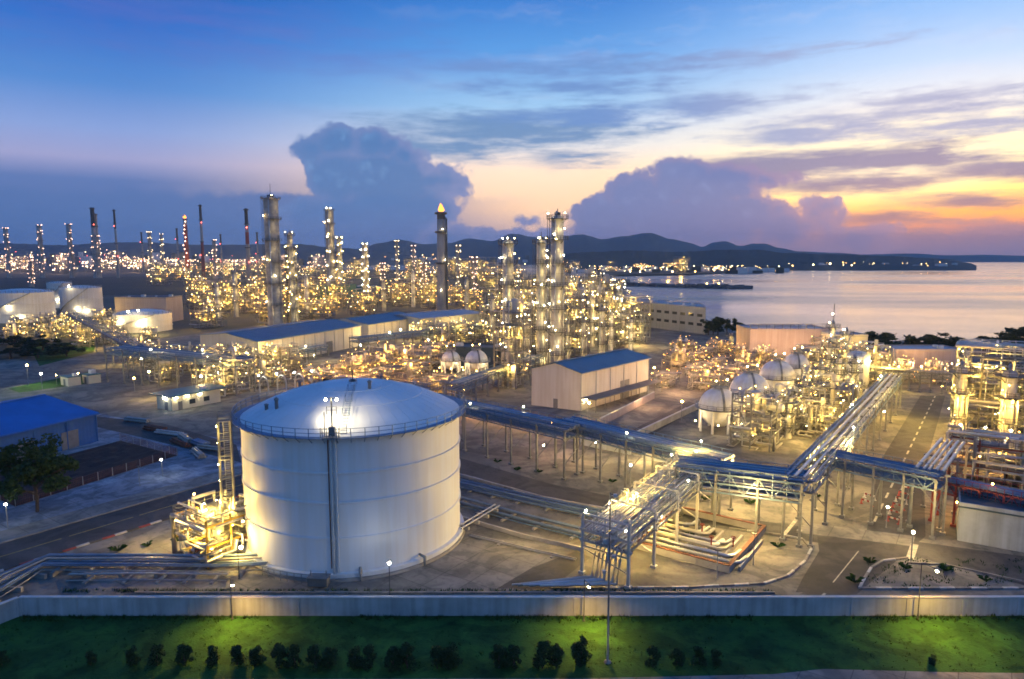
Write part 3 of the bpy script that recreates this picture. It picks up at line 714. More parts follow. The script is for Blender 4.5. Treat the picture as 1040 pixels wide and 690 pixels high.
# foot details
mb = MB(); q = tp(-.28, TR+1.7, 0); mb.obox(q+UP*.75, tp(-.28+pi/2, 1.15, 0), tp(-.28, .6, 0), UP*.5); mb.cur = 1; mb.obox(q+UP*1.28, tp(-.28+pi/2, 1.25, 0), tp(-.28, .7, 0), UP*.04)
for s in (-.9, .9): mb.bar(q+tp(-.28+pi/2, s, 0), q+tp(-.28+pi/2, s, 0)+UP*2.0, .07)
mb.build('valve_box', ['deck', 'steel'], T)
mb = MB(); mb.rail([tp(-.78+.06*k, TR+1.4, .1) for k in range(8)], 1.15, .05, 1.2); mb.build('handrail', 'steel', T)
for a in (.02, .55):
    mb = MB(); mb.pipe([tp(a, TR-.1, 1.3), tp(a, TR+1.1, 1.3), tp(a, TR+1.1, .2)], .16, 8); mb.build('nozzle', 'steel', T)
landmark('the big domed tank', (TX, TY))
# stair tower on its side
sa = -1.42
root = thing('stair_tower', 'slim steel stair tower full of lamps beside the big domed tank', 'stair tower', T.location+tp(sa, TR+1.9, 0))
e = tp(sa, 1, 0); s = tp(sa+pi/2, 1, 0); mb = MB(); w, d = .85, .75
cor = [e*d+s*w, e*d-s*w, -e*d-s*w, -e*d+s*w]
for c in cor: mb.bar(c, c+UP*TH_, .2)
nl = 7
for k in range(1, nl+1):
    z = TH_*k/nl
    for a, b in zip(cor, cor[1:]+cor[:1]): mb.bar(a+UP*z, b+UP*z, .09); 
    for a, b in ((0, 1), (2, 3)): mb.bar(cor[a]+UP*(z-TH_/nl), cor[b]+UP*z, .06)
mb.build('frame', 'steel', root)
for k in range(1, nl+1):
    z = TH_*k/nl; mb = MB(); mb.obox(UP*z+e*.0+s*(.5 if k % 2 else -.5), e*d, s*.35, UP*.03); mb.rail([c+UP*z for c in cor], 1.0, .04, 1.2, True)
    mb.build('landing', 'deck', root)
    mb = MB(); a = UP*(z-TH_/nl)+s*(-.5 if k % 2 else .5)*1; b = UP*z+s*(.5 if k % 2 else -.5)
    for t_ in (-.55, .15): mb.bar(a+e*t_, b+e*t_, .06, .18)
    for i in range(9): c = a.lerp(b, i/9); mb.obox(c-e*.2, e*.34, s*.1, UP*.02)
    mb.build('flight', 'steel', root)
    lamp(root, UP*(z-.6)+e*(d+.12)+s*(.6 if k % 2 else -.6), 'lampyellow', .10, True)
for z in (3, 7.5, 12, 16): point(root.location+Vector((0, -2.0, z)), 260, (1, .64, .14), .25)  # extra lights added in front to make the tower look fully lit
mb = MB(); mb.bar(UP*TH_-e*d, UP*TH_-e*1.6, .8, .06); mb.build('gangway', 'deck', root)

# bright lamp post close to the tank foot, another wall-mounted glow
lp = P(243, 588); r = lamp_post(lp, 3.9, 'bright white lamp post at the foot of the big domed tank', (.3, .2), 'lampwarm', bulb=.2)
c = T.location+tp(-1.12, TR+1.1, 4.6); spot('lamp_light', c, T.location+tp(-1.12, TR, 2.0), 500, (1, .80, .36), 150, 1.)
mb = MB(); mb.bar(tp(-1.12, TR, 5.45), tp(-1.12, TR+.9, 5.45), .07); wb_ = mb.build('wall_bracket', 'steel', T); lamp(wb_, tp(-1.12, TR+.9, 5.35), 'lampyellow', .12, True)
spot('lamp_light', P(396, 607)+UP*4.35+Vector((.1, -.3, 0)), T.location+tp(.15, TR, 5), 260, (1, .93, .80), 150, 1.)
# ------------------------------------------------------------------ process steelwork: frames packed with pipes, drums and lamps
def module(rnd, w, d, levels, lh, pipes, vessels, lampkinds, nl, lr=.22, frame='steel', seed_label=''):
    """A steel frame of LEVELS floors, w x d metres, with its pipes, drums and lamps as parts."""
    r = bpy.data.objects.new('process_frame', None); COL.objects.link(r)
    nx = max(2, round(w/4)); ny = max(2, round(d/4)); hgt = levels*lh
    mb = MB(); xs = [-w/2+w*i/nx for i in range(nx+1)]; ys = [-d/2+d*i/ny for i in range(ny+1)]
    hs = {}
    for x in xs:
        for y in ys:
            k = levels if rnd.random() > .3 else max(1, levels-rnd.randint(1, 2)); hs[x, y] = k*lh
            if rnd.random() < .88: mb.bar((x, y, 0), (x, y, hs[x, y]+(.9 if rnd.random() < .4 else 0)), .24)
    for k in range(1, levels+1):
        z = k*lh
        for x in xs:
            for y0, y1 in zip(ys, ys[1:]):
                if min(hs[x, y0], hs[x, y1]) >= z: mb.bar((x, y0, z), (x, y1, z), .16, .26)
        for y in ys:
            for x0, x1 in zip(xs, xs[1:]):
                if min(hs[x0, y], hs[x1, y]) >= z:
                    mb.bar((x0, y, z), (x1, y, z), .16, .26)
                    if rnd.random() < .25: mb.bar((x0, y, z-lh), (x1, y, z), .1)
    mb.build('frame', frame, r)
    mb = MB()
    for k in range(1, levels+1):
        z = k*lh+.16
        for x0, x1 in zip(xs, xs[1:]):
            for y0, y1 in zip(ys, ys[1:]):
                if rnd.random() < .5 and max(hs[x0, y0], hs[x1, y1]) >= k*lh: mb.box(x0+.1, x1-.1, y0+.1, y1-.1, z, z+.05)
        mb.rail([(-w/2, -d/2, z), (w/2, -d/2, z), (w/2, d/2, z), (-w/2, d/2, z)], 1.05, .06, 2.2, True)
    mb.build('deck', 'deck', r)
    for mname, share in (('pipe', .5), ('pipewhite', .25), ('lagging', .25)):
        mb = MB()
        for i in range(int(pipes*share)):
            p = Vector((rnd.uniform(-w/2, w/2), rnd.uniform(-d/2, d/2), rnd.uniform(.4, hgt*1.05))); pts = [p]; ax = rnd.randint(0, 2)
            for s in range(rnd.randint(2, 5)):
                q = p.copy(); L = (w, d, hgt)[ax]
                q[ax] += rnd.choice((-1, 1))*rnd.uniform(.2, .7)*L
                q[ax] = max((-w/2-.6, -d/2-.6, .3)[ax], min((w/2+.6, d/2+.6, hgt*1.12+.8)[ax], q[ax]))
                if (q-p).length > .4: pts.append(q); p = q
                ax = (ax+rnd.choice((1, 2))) % 3
            if len(pts) > 1: mb.pipe(pts, rnd.choice((.07, .1, .1, .14, .2, .28)), 5)
        for i in range(int(pipes*share*.5)):      # valves and flanges
            p = Vector((rnd.uniform(-w/2, w/2), rnd.uniform(-d/2, d/2), rnd.uniform(.5, hgt))); s = rnd.uniform(.12, .32)
            mb.lathe([(s, -s*.4), (s, s*.4), (.02, s*.42)], 7, p, False)
        mb.build('pipework', mname, r)
    for i in range(vessels):
        mb = MB(); k = rnd.randint(0, levels-1); z = k*lh; x = rnd.uniform(-w/3, w/3); y = rnd.uniform(-d/3, d/3)
        if rnd.random() < .5:
            rad = rnd.uniform(.5, 1.1); L = rnd.uniform(2.5, min(5.5, d*.6)); mb.hcyl((x, y-L/2, z+rad+.5), (x, y+L/2, z+rad+.5), rad, 12)
            for t_ in (-.3, .3): mb.box(x-rad*.7, x+rad*.7, y+L*t_-.12, y+L*t_+.12, z+.1, z+rad*.6+.5)
        else:
            rad = rnd.uniform(.5, 1.2); L = rnd.uniform(3, min(8, hgt)); mb.hcyl((x, y, z+.8), (x, y, z+.8+L), rad, 12)
            mb.lathe([(rad*.9, 0), (rad*.95, .9)], 10, (x, y, z))
        mb.build('vessel', rnd.choice(('vessel', 'vessel', 'farwhite', 'lagging')), r)
    for i in range(nl):
        f = rnd.randint(0, 3); u = rnd.uniform(-.5, .5); k = rnd.choice(range(1, levels+1))
        z = k*lh+(rnd.choice((1.9, -.7)))
        if f == 0: p = (u*w, -d/2-.15, z)
        elif f == 1: p = (w/2+.15, u*d, z)
        elif f == 2: p = (-w/2-.15, u*d, z)
        else: p = (u*w, rnd.uniform(-.4, .4)*d, z+(1.0 if k == levels else 0))
        lamp(r, p, rnd.choice(lampkinds), lr*rnd.choice((.8, 1., 1.25)))
    return r
rnd = random.Random(21)
YL = ('unityellow', 'unityellow', 'unitwarm', 'unitamber'); WL = ('unitwarm', 'unitwhite', 'unityellow'); AL = ('unitamber', 'unitamber', 'unityellow')
SMALL = [module(rnd, w, d, l, 3.3, 32, v, YL, 20, .15) for (w, d, l, v) in ((9, 8, 2, 2), (10, 8, 3, 3), (8, 10, 2, 2), (9, 9, 3, 2), (11, 7, 2, 3))]
LOW = [module(rnd, w, d, l, 3.0, 24, v, AL, 16, .15, frame='lagging') for (w, d, l, v) in ((12, 7, 1, 2), (10, 10, 2, 2), (13, 8, 2, 3))]
TALL = [module(rnd, w, d, l, 4.2, 40, v+1, YL+WL, 25, .20) for (w, d, l, v) in ((11, 10, 4, 3), (10, 9, 5, 3), (13, 10, 3, 4), (9, 9, 6, 3))]
BACK = [module(rnd, w, d, l, 5.0, 34, v+1, k, 24, .33) for (w, d, l, v, k) in ((20, 16, 2, 4, AL), (18, 14, 3, 4, AL), (22, 14, 4, 4, YL), (16, 16, 3, 3, YL))]
USED = set()

ULIT = {}
def put(pool, x, y, s=1., rz=None, desc='', group='', name='process_frame'):
    src = random.choice(pool)
    rz = ROT+random.choice((0, pi/2, pi, -pi/2)) if rz is None else rz
    if src.name not in USED:
        USED.add(src.name); src.location = (x, y, 0); src.rotation_euler = (0, 0, rz); src.scale = (s, s, s); o = src
    else: o = copy_thing(src, (x, y, 0), rz, s)
    o['category'] = 'process unit'; auto(o, desc, group)
    hh_, col, pw = ULIT[id(pool)]
    for k in range(2):                     # added lights standing in for its many small lamps: one over the top, one low on the side towards the open ground
        e = (AX*random.uniform(-.3, .3)-Vector((x, y, 0)).normalized()*random.uniform(.1, .5))*hh_[1]*s
        point((x+e.x, y+e.y, hh_[0]*s*(1.12 if k == 0 else .45)), pw*(1. if k == 0 else .6)*s*s*random.uniform(.6, 1.4), col)
    return o
GOLD = (1, .60, .11); AMB = (1, .46, .07)
for pool_, q_ in ((SMALL, ((9, 9), GOLD, 1500)), (LOW, ((6.5, 10), AMB, 1700)), (TALL, ((16, 10), GOLD, 3400)), (BACK, ((15, 18), (1, .54, .08), 8500))): ULIT[id(pool_)] = q_
OCC = []                                   # footprints that stay clear: (x, y, radius)
def free(x, y, r): return all((x-a)**2+(y-b)**2 > (r+c)**2 for a, b, c in OCC)
def fill(polypx, step, pool, desc, group, rad, s=(.9, 1.1), skip=.0):
    g = []
    ws = [P(*q) for q in polypx]
    x0 = min(v.x for v in ws); x1 = max(v.x for v in ws); y0 = min(v.y for v in ws); y1 = max(v.y for v in ws)
    cx, cy_ = (x0+x1)/2, (y0+y1)/2; R = max(x1-x0, y1-y0); n = int(R/step)+1
    for i in range(-n, n+1):
        for j in range(-n, n+1):
            v = Vector((cx, cy_, 0))+BX*(i*step+random.uniform(-.12, .12)*step)+AX*(j*step+random.uniform(-.12, .12)*step)
            if v.y < 40 or not inpoly(proj(v), polypx) or not free(v.x, v.y, rad) or random.random() < skip: continue
            OCC.append((v.x, v.y, rad*.92)); g.append(put(pool, v.x, v.y, random.uniform(*s), None, desc, group))
    return g

# ------------------------------------------------------------------ towers
def column(base, h, r, label, plats=5, lampk='lampwarm', nl=3, m='vessel', cap='darksteel', lr=.24, skirt=True, mastH=3.0, side=-1.2, pipes=2, taper=None, cage=True, fill_power=150, fcol=(1, .72, .26)):
    root = thing('distillation_column', label, 'process column', base)
    mb = MB(); r2 = taper or r
    mb.lathe([(r*1.12, 0), (r*1.02, min(4, h*.1)), (r, min(4.2, h*.11)), (r, h*.62), (r2, h*.66), (r2, h-r2*.5), (r2*.8, h-r2*.2), (r2*.3, h), (.02, h+.02)], 24); mb.build('shell', m, root)
    mb = MB()
    for k in range(int(h/5)): z = 3+k*5.; rr_ = (r if z < h*.62 else r2)+.012; mb.lathe([(rr_, z-.12), (rr_+.05, z-.1), (rr_+.05, z+.1), (rr_, z+.12)], 24)
    mb.build('band', 'lagging', root)
    fa = atan2(-base[1], -base[0])         # side that faces the lawn
    for k in range(plats):
        z = h*(k+1)/plats-.4 if k < plats-1 else h-1.2
        a0 = fa+(-1.9 if k % 2 else -.6); R = (r if z < h*.62 else r2); mb = MB(); n = 12; a1 = a0+(3.3 if k < plats-1 else 2*pi)
        for i in range(n):
            b0 = a0+(a1-a0)*i/n; b1 = a0+(a1-a0)*(i+1)/n
            v = [Vector((q*cos(b), q*sin(b), z)) for q, b in ((R+.05, b0), (R+1.5, b0), (R+1.5, b1), (R+.05, b1))]
            mb.quad(*v); mb.quad(*[x-UP*.12 for x in v[::-1]]); mb.quad(v[1], v[1]-UP*.12, v[2]-UP*.12, v[2])
            if i % 3 == 0: mb.bar(v[1]-UP*.1, Vector((R*cos(b0), R*sin(b0), z-1.3)), .12)
        mb.rail([Vector(((R+1.45)*cos(a0+(a1-a0)*i/n), (R+1.45)*sin(a0+(a1-a0)*i/n), z)) for i in range(n+1)], 1.15, .08, 1.6)
        p = mb.build('platform', cap, root)
        for j in range(nl):
            if random.random() < .22: continue
            b = fa+side+.9*j+(.5 if k % 2 else 0)+random.uniform(-.5, .5); dz = random.uniform(-.32, .30)*h/plats if j else 0
            lamp(p, (cos(b)*(R+1.05), sin(b)*(R+1.05), z+1.7+(dz if k < plats-1 else 0)), lampk if random.random() < .75 else ('lampyellow' if lampk.startswith('lamp') else lampk), lr*.62)
    if fill_power:                              # lights without fixtures, added beside the shell to brighten it
        for k in range(plats):
            b = fa+random.uniform(.1, .8); z = h*(k+.55)/plats; d_ = r*1.35+1.9
            point((base[0]+cos(b)*d_, base[1]+sin(b)*d_, z), fill_power*(1+r*.45)*random.uniform(.6, 1.3), fcol, .2)
    for k in range(pipes):
        b = fa+side*.4+1.3*k+.2; rad = .16+.05*r; mb = MB()
        mb.pipe([(cos(b)*(r+.45), sin(b)*(r+.45), 1), (cos(b)*(r+.45), sin(b)*(r+.45), h*(.97 if k == 0 else .7)), (cos(b)*(r2*.4), sin(b)*(r2*.4), h+.9 if k == 0 else h*.7), ] + ([(0, 0, h)] if k == 0 else []), rad, 6); mb.build('overhead_pipe', 'lagging' if k else 'pipe', root)
    if cage:
        b = fa+side-.5; mb = MB(); c = Vector((cos(b), sin(b), 0)); s = Vector((-c.y, c.x, 0))
        for t_ in (-.3, .3): mb.bar(c*(r+.5)+s*t_, c*(r+.5)+s*t_+UP*h, .09)
        for k in range(int(h/1.2)): mb.bar(c*(r+.5)-s*.3+UP*k*1.2, c*(r+.5)+s*.3+UP*k*1.2, .07); 
        for k in range(int(h/3)): mb.bar(c*(r+1.2)-s*.4+UP*k*3, c*(r+1.2)+s*.4+UP*k*3, .08)
        for t_ in (-.4, .4): mb.bar(c*(r+1.2)+s*t_, c*(r+1.2)+s*t_+UP*h, .06)
        mb.build('ladder', cap, root)
    if mastH:
        mb = MB(); mb.pipe([(0, 0, h), (0, 0, h+mastH)], .12, 6); mb.lathe([(r2*.5, h), (r2*.5, h+.8), (.05, h+1)], 10); mb.build('vent', cap, root)
    OCC.append((base[0], base[1], r+1.5))
    return root
def stack(base, h, r, label, bands=((.86, 1., 'stackred'),), lit=0, lampk='farwarm', lr=.8, flame=False, name='chimney_stack', cat='chimney', shaft='stackgrey', ladder=True):
    root = thing(name, label, cat, base)
    mb = MB(); mb.lathe([(r*1.3, 0), (r, h*.4), (r*.85, h), (r*.6, h), (r*.6, h-1)], 16); mb.build('shaft', shaft, root)
    for z0, z1, m in bands:
        mb = MB(); q = lambda z: (r*1.3+(r-r*1.3)*z/.4 if z < .4 else r+(r*.85-r)*(z-.4)/.6)+.05
        mb.lathe([(q(z0), h*z0), (q(z1), h*z1)], 16); mb.build('painted_band', m, root)
    mb = MB()
    for z in (.5, .8, .98): mb.lathe([(r*.85, h*z-.3), (r*.9+1.4, h*z-.2), (r*.9+1.4, h*z+1), (r*.9+1.3, h*z+1), (r*.9+1.3, h*z)], 14, smooth=False)
    mb.build('gallery', 'darksteel', root)
    for k in range(lit):
        a = random.uniform(-2.6, -.5); z = h*(.1+.88*(k+.5)/lit); lamp(root, (cos(a)*(r+1.6), sin(a)*(r+1.6), z), lampk, lr)
    if flame:
        mb = MB(); rn = random.Random(3)
        for k in range(5):
            c = Vector((rn.uniform(-.3, .6)*r*.5, rn.uniform(-.3, .3)*r*.5, h+.1)); hh = r*rn.uniform(1.0, 1.9); w = r*rn.uniform(.4, .7)
            mb.lathe([(w*.5, 0), (w, hh*.25), (w*.8, hh*.5), (w*.35, hh*.8), (.02, hh)], 9, c)
        mb.build('flame', 'flame', root)
    OCC.append((base[0], base[1], r*1.4))
    return root

# ------------------------------------------------------------------ buildings
def gable(name, c0, u, v, L, Wd, eave, ridge, wall, roofm, label, cat='warehouse', door=None, trim=None, over=.5, doors=()):
    """c0: ground corner; u along the ridge (length L); v across (width Wd)."""
    root = thing(name, label, cat, (c0[0], c0[1], 0)); Z = Vector((0, 0, 0)); u = u.normalized(); v = v.normalized()
    mb = MB()
    A_, B_, C_, D_ = Z, u*L, u*L+v*Wd, v*Wd; E = UP*eave
    for p, q in ((A_, B_), (B_, C_), (C_, D_), (D_, A_)): mb.quad(p, q, q+E, p+E)
    for p, q in ((A_, D_), (B_, C_)): mb.poly([p+E, q+E, (p+q)/2+UP*(ridge-.02)])
    mb.build('wall', wall, root)
    mb = MB(); o = over
    for s in (0, 1):
        e0 = (Z-v*o if s == 0 else v*(Wd+o)); sl = (ridge-eave)/(Wd/2); ez = eave-o*sl+.06
        p = [e0-u*o+UP*ez, e0+u*(L+o)+UP*ez, v*(Wd/2)+u*(L+o)+UP*(ridge+.06), v*(Wd/2)-u*o+UP*(ridge+.06)]
        mb.poly(p); mb.poly([x+UP*.12 for x in p[::-1]])
        for a, b in zip(p, p[1:]+p[:1]): mb.quad(a, b, b+UP*.12, a+UP*.12)
    rf = mb.build('roof', roofm, root)
    mb = MB(); mb.bar(v*(Wd/2)-u*o+UP*(ridge+.24), v*(Wd/2)+u*(L+o)+UP*(ridge+.24), .8, .12); mb.build('ridge_cap', roofm, rf)
    if trim:
        n = int(L/6)
        for k in range(n+1):
            mb = MB(); p = u*(L*k/n)-v*.1; mb.bar(p, p+UP*(eave-.2), .16); mb.build('downpipe', trim, root)
        mb = MB()
        e_ = -v*(o+.08); mb.bar(e_-u*o+UP*(eave-.12), e_+u*(L+o)+UP*(eave-.12), .22, .2)
        mb.build('gutter', trim, rf)
    for (side, t_, w, h) in doors:          # side: 'A' along the c0 edge, 'E' the end wall at c0
        mb = MB()
        if side == 'A': p = u*t_-v*.06; mb.obox(p+UP*(h/2), u*(w/2), v*.05, UP*(h/2))
        else: p = v*t_-u*.06; mb.obox(p+UP*(h/2), v*(w/2), u*.05, UP*(h/2))
        mb.build('door', 'doorgrey', root)
    c = Vector(c0)+u*L/2+v*Wd/2
    n = max(1, round(L/Wd))
    for k in range(n): q = Vector(c0)+u*(L*(k+.5)/n)+v*Wd/2; OCC.append((q.x, q.y, Wd*.55))
    return root
def flatbox(name, c0, u, v, L, Wd, h, wall, roofm, label, cat='building', wins=(), parapet=.4, lit=False):
    root = thing(name, label, cat, (c0[0], c0[1], 0)); u = u.normalized(); v = v.normalized(); Z = Vector((0, 0, 0)); E = UP*h
    mb = MB()
    for p, q in ((Z, u*L), (u*L, u*L+v*Wd), (u*L+v*Wd, v*Wd), (v*Wd, Z)): mb.quad(p, q, q+E, p+E)
    mb.build('wall', wall, root)
    mb = MB(); mb.obox(u*L/2+v*Wd/2+UP*(h+.1), u*(L/2+.2), v*(Wd/2+.2), UP*.098)
    rf = mb.build('roof', roofm, root)
    if parapet:
        mb = MB()
        for p, q in ((Z, u*L), (u*L, u*L+v*Wd), (u*L+v*Wd, v*Wd), (v*Wd, Z)): mb.bar(p+UP*(h+.2+parapet/2), q+UP*(h+.2+parapet/2), .18, parapet)
        mb.build('parapet', wall, rf)
    n = max(1, int(L*Wd/120))
    for k in range(min(n, 14)):
        mb = MB(); p = u*random.uniform(.1, .9)*L+v*random.uniform(.2, .8)*Wd+UP*(h+.2); s = random.uniform(.5, 1.1); mb.obox(p+UP*s*.6, u*s, v*s*.8, UP*s*.6); mb.build('roof_unit', 'farwhite', rf)
    for (side, t_, z, w, hh, m) in wins:
        mb = MB()
        if side == 'A': p = u*t_-v*.05; mb.obox(p+UP*(z+hh/2), u*(w/2), v*.045, UP*(hh/2))
        else: p = v*t_-u*.05; mb.obox(p+UP*(z+hh/2), v*(w/2), u*.045, UP*(hh/2))
        mb.build('door' if z < .1 else 'window', m, root)
    n = max(1, round(L/Wd))
    for k in range(n): q = Vector(c0)+u*(L*(k+.5)/n)+v*Wd/2; OCC.append((q.x, q.y, Wd*.55))
    return root
# white warehouse with the blue roof in the middle of the plant
q0 = P(590, 379, 9.6); q1 = P(540, 374.5, 9.6); q2 = P(664, 362.5, 9.6); q0.z = q1.z = q2.z = 0
uu = (q2-q0); vv = (q1-q0); Lw = uu.length*.92; vv2 = Vector((-uu.y, uu.x, 0)).normalized(); Wv = vv.length
ww = gable('warehouse', q0, uu, vv, Lw, Wv, 9.6, 11.6, 'cladding', 'blueroof', 'white metal warehouse with blue ridged roof standing behind the blue pipe bridge', trim='claddingblue', doors=(('A', 21, 4.5, 5), ('E', Wv*.5, 1.2, 2.4)))
landmark('the white warehouse', q0+uu*.5+vv*.5)
mb = MB(); mb.obox(uu.normalized()*(Lw/2)-vv.normalized()*2.2+UP*3.2, uu.normalized()*(Lw/2), vv.normalized()*2.1, UP*.1)
for k in range(9): p = uu.normalized()*(Lw*k/8)-vv.normalized()*4.1; mb.bar(p, p+UP*3.15, .14)
mb.build('canopy', 'deck', ww)
for i, t_ in enumerate((.05, .93)):
    p = uu.normalized()*(Lw*t_)-vv.normalized()*.5+UP*2.7; lamp(ww, p, 'lampwarm', .22, True)
# long blue-roofed halls behind the tank
h0 = P(262, 347.5, 8.8); h1 = P(203, 340.5, 8.8); h2 = P(366, 331, 8.8)
for h_ in (h0, h1, h2): h_.z = 0
hu = h2-h0; hv = h1-h0
gable('long_hall', h0, hu, hv, hu.length, hv.length, 8.8, 10.6, 'cladding', 'blueroof', 'longest white hall with blue roof behind the big domed tank', trim='claddingblue', doors=(('A', 12, 4, 4.5), ('A', 40, 4, 4.5)))
landmark('the long blue-roofed hall', h0+hu*.5+hv*.5)
k0 = P(374, 330, 8.5); k0.z = 0; k2 = P(426, 322, 8.5); k2.z = 0
gable('long_hall', k0, k2-k0, hv, (k2-k0).length, hv.length*.8, 8.5, 10.4, 'cladding', 'blueroof', 'middle white hall with plain blue roof behind the longest hall', trim='claddingblue')
k0 = P(428, 324, 9); k0.z = 0; k2 = P(492, 318, 9); k2.z = 0
gable('long_hall', k0, k2-k0, hv, (k2-k0).length, hv.length*.8, 9, 10.2, 'claddingblue', 'claddingblue', 'pale grey-roofed hall behind the two spherical tanks', trim='claddingblue')
# cobalt blue shed on the left
cz = P(97, 420, 5.9); cz.z = 0
gd = (P(0, 443, 5.9)-P(97, 420, 5.9)); gd.z = 0; gw = Vector((-gd.y, gd.x, 0)).normalized()
if gw.x > 0: gw = -gw
gable('blue_shed', cz, gd, gw, 46, 30, 5.9, 8.6, 'cobaltwall', 'cobaltroof', 'bright cobalt blue shed beside the leafy tree and dark soil plot', 'shed', trim='cobaltwall', doors=(('A', 6, 3.6, 3.6), ('A', 15, 3.6, 3.6)))
landmark('the cobalt blue shed', cz+gd.normalized()*20+gw*15)
# lit guard building
b0 = P(175, 418); b1 = P(225, 408); bu = b1-b0; bv = P(160, 412)-b0; bv = Vector((-bu.y, bu.x, 0)).normalized()
gb = flatbox('gatehouse', b0, bu, bv, bu.length*.98, 6.5, 3.6, 'cream', 'tealroof', 'low cream gatehouse with teal roof and lamps under its eaves', wins=(('A', 2.2, 0, 1.1, 2.2, 'doorgrey'), ('A', 5.5, 1, 1.6, 1.2, 'glass'), ('A', 9.5, 1, 1.6, 1.2, 'glass'), ('E', 2.4, 0, 1.2, 2.2, 'doorgrey')), parapet=0)
mb = MB(); mb.obox(bu.normalized()*(bu.length/2)+bv*3.2+UP*3.9, bu.normalized()*(bu.length/2+1.3), bv*4.6, UP*.12); mb.build('eaves', 'tealroof', gb)
for t_ in (.08, .3, .55): lamp(gb, bu*t_-bv*.55+UP*3.3, 'lampwarm', .17, True)
lamp(gb, -bu.normalized()*.6+bv*2.4+UP*3.3, 'lampwhite', .2, True)
landmark('the cream gatehouse', b0+bu*.5)
# dark building and grey-green block behind the spheres
d0 = P(447, 380); 
flatbox('control_building', P(449, 372), P(504, 374)-P(449, 372), AX, 20, 12, 6.5, 'slateroof', 'slateroof', 'dark slate windowless block behind the pair of spherical tanks')
b_ = P(716, 340); flatbox('bay_building', b_, P(640, 330)-b_, Vector((.2, 1, 0)), 66, 30, 13, 'claddingblue', 'claddingblue', 'large blue-grey flat building at the edge of the bay', wins=tuple(('E', 6+5*k, 9, 1.2, 1.6, 'litwindow') for k in range(3))+tuple(('A', 4+6*k, z, 3.6, 1.4, 'glass') for k in range(10) for z in (4, 8.6)))
landmark('the blue-grey bay building', (b_.x-20, b_.y+30))
def pinkb(px0, px1, py, h, dep, label, nm='shore_building', wall='pinkwall', roofm='claddingblue'):
    a = P(px0, py); b2 = P(px1, py); d = b2-a; o = flatbox(nm, a, d, Vector((-d.y, d.x, 0)), d.length, dep, h, wall, roofm, label); return o, (a+b2)/2
o, c = pinkb(761, 842, 362, 10.2, 16, 'dusky pink flat building with roof railing near the shore'); landmark('the pink shore building', c)
mb = MB(); mb.rail([(0, 0, 10.4), (P(842, 362)-P(761, 362)).to_tuple()[:2]+(10.4,)], 2.2, .18, 3); mb.build('railing', 'steel', o)
o, c = pinkb(876, 978, 376, 6.6, 12, 'long dusky pink hall at the end of the main road'); landmark('the long pink hall', c)
pinkb(845, 880, 366, 9.0, 10, 'small cream block between the two pink buildings', wall='cream')
# pale panel-fronted building on the right, dark red roofs behind it
p0 = P(972, 549); p1 = P(1075, 568); d = p1-p0
sb = flatbox('substation', p0, d, Vector((-d.y, d.x, 0)), d.length, 9, 4.7, 'wallpaint', 'slateroof', 'pale blank-walled substation beside the road junction', parapet=.5)
landmark('the pale substation', p0)
# far tan block and green blocks
flatbox('tan_building', P(118, 328), P(170, 328)-P(118, 328), Vector((0, 1, 0)), (P(170, 328)-P(118, 328)).length, 20, 14.5, 'pinkwall', 'slateroof', 'tan flat-topped block behind the low white tank')
a = P(303, 304); flatbox('green_building', a, P(352, 304)-a, Vector((0, 1, 0)), (P(352, 304)-a).length, 40, 12, 'greenwall', 'greenwall', 'large green block behind the main tall column')
a = P(352, 300); flatbox('green_building', a, P(386, 300)-a, Vector((0, 1, 0)), (P(386, 300)-a).length, 40, 8, 'tealroof', 'greenwall', 'lower teal block joined beside the large green block')

# ------------------------------------------------------------------ tanks far left and spheres
def drum(px, base_py, wpx, hm, label, m='farwhite', dome=.12):
    b = P(px, base_py); zc = b.y*cos(PITCH)+H*sin(PITCH); R = wpx/2*zc/F; b = b+b.normalized()*R
    root = thing('storage_tank', label, 'tank', b)
    mb = MB(); mb.lathe([(R, 0), (R, hm)], 48); mb.build('shell', m, root)
    mb = MB(); mb.lathe([(R+.05, hm), (R*.7, hm+R*dome*.55), (R*.3, hm+R*dome*.92), (.05, hm+R*dome)], 48); mb.build('dome_roof', m, root)
    for z in (.3, .62): mb = MB(); mb.lathe([(R+.02, hm*z-.3), (R+.3, hm*z-.25), (R+.3, hm*z+.1), (R+.02, hm*z+.15)], 48, smooth=False); mb.build('stiffener_ring', m, root)
    mb = MB(); mb.rail([(R*cos(2*pi*k/36), R*sin(2*pi*k/36), hm) for k in range(36)], 1.3, .12, 6, True); mb.build('railing', 'steel', root)
    mb = MB(); 
    for k in range(40):
        a0 = -2.6+1.9*k/40; a1 = -2.6+1.9*(k+1)/40; mb.bar(((R+.6)*cos(a0), (R+.6)*sin(a0), hm*k/40), ((R+.6)*cos(a1), (R+.6)*sin(a1), hm*(k+1)/40), .9, .15)
    mb.build('spiral_stair', 'steel', root)
    OCC.append((b.x, b.y, R+2)); return root, b, R
TL = [drum(24, 328, 58, 17.5, 'broad white storage tank nearest the cobalt shed'), drum(84, 322, 38, 18.5, 'tall white storage tank lit from below beside the broad white tank'), drum(62, 313, 22, 19, 'narrow white storage tank half hidden between two larger tanks'), drum(146, 338, 55, 9, 'low wide white tank before the tan block', dome=.16)]
landmark('the low wide white tank', TL[3][1]); landmark('the broad white tank', TL[0][1])
for (rt, b, R), spots in zip(TL, (((-1.9, 4), (-1.35, 9), (-1.0, 3)), ((-1.2, 5), (-.8, 4), (-1.5, 20)), ((-1.2, 6),), ((-2.0, 5), (-1.85, 6), (-1.2, 5), (-1.05, 6), (-1.5, 11), (-1.2, 11.5)))):
    for a, z in spots: lamp(rt, (cos(a)*(R+1.4), sin(a)*(R+1.4), z), 'lampwarm', .55)
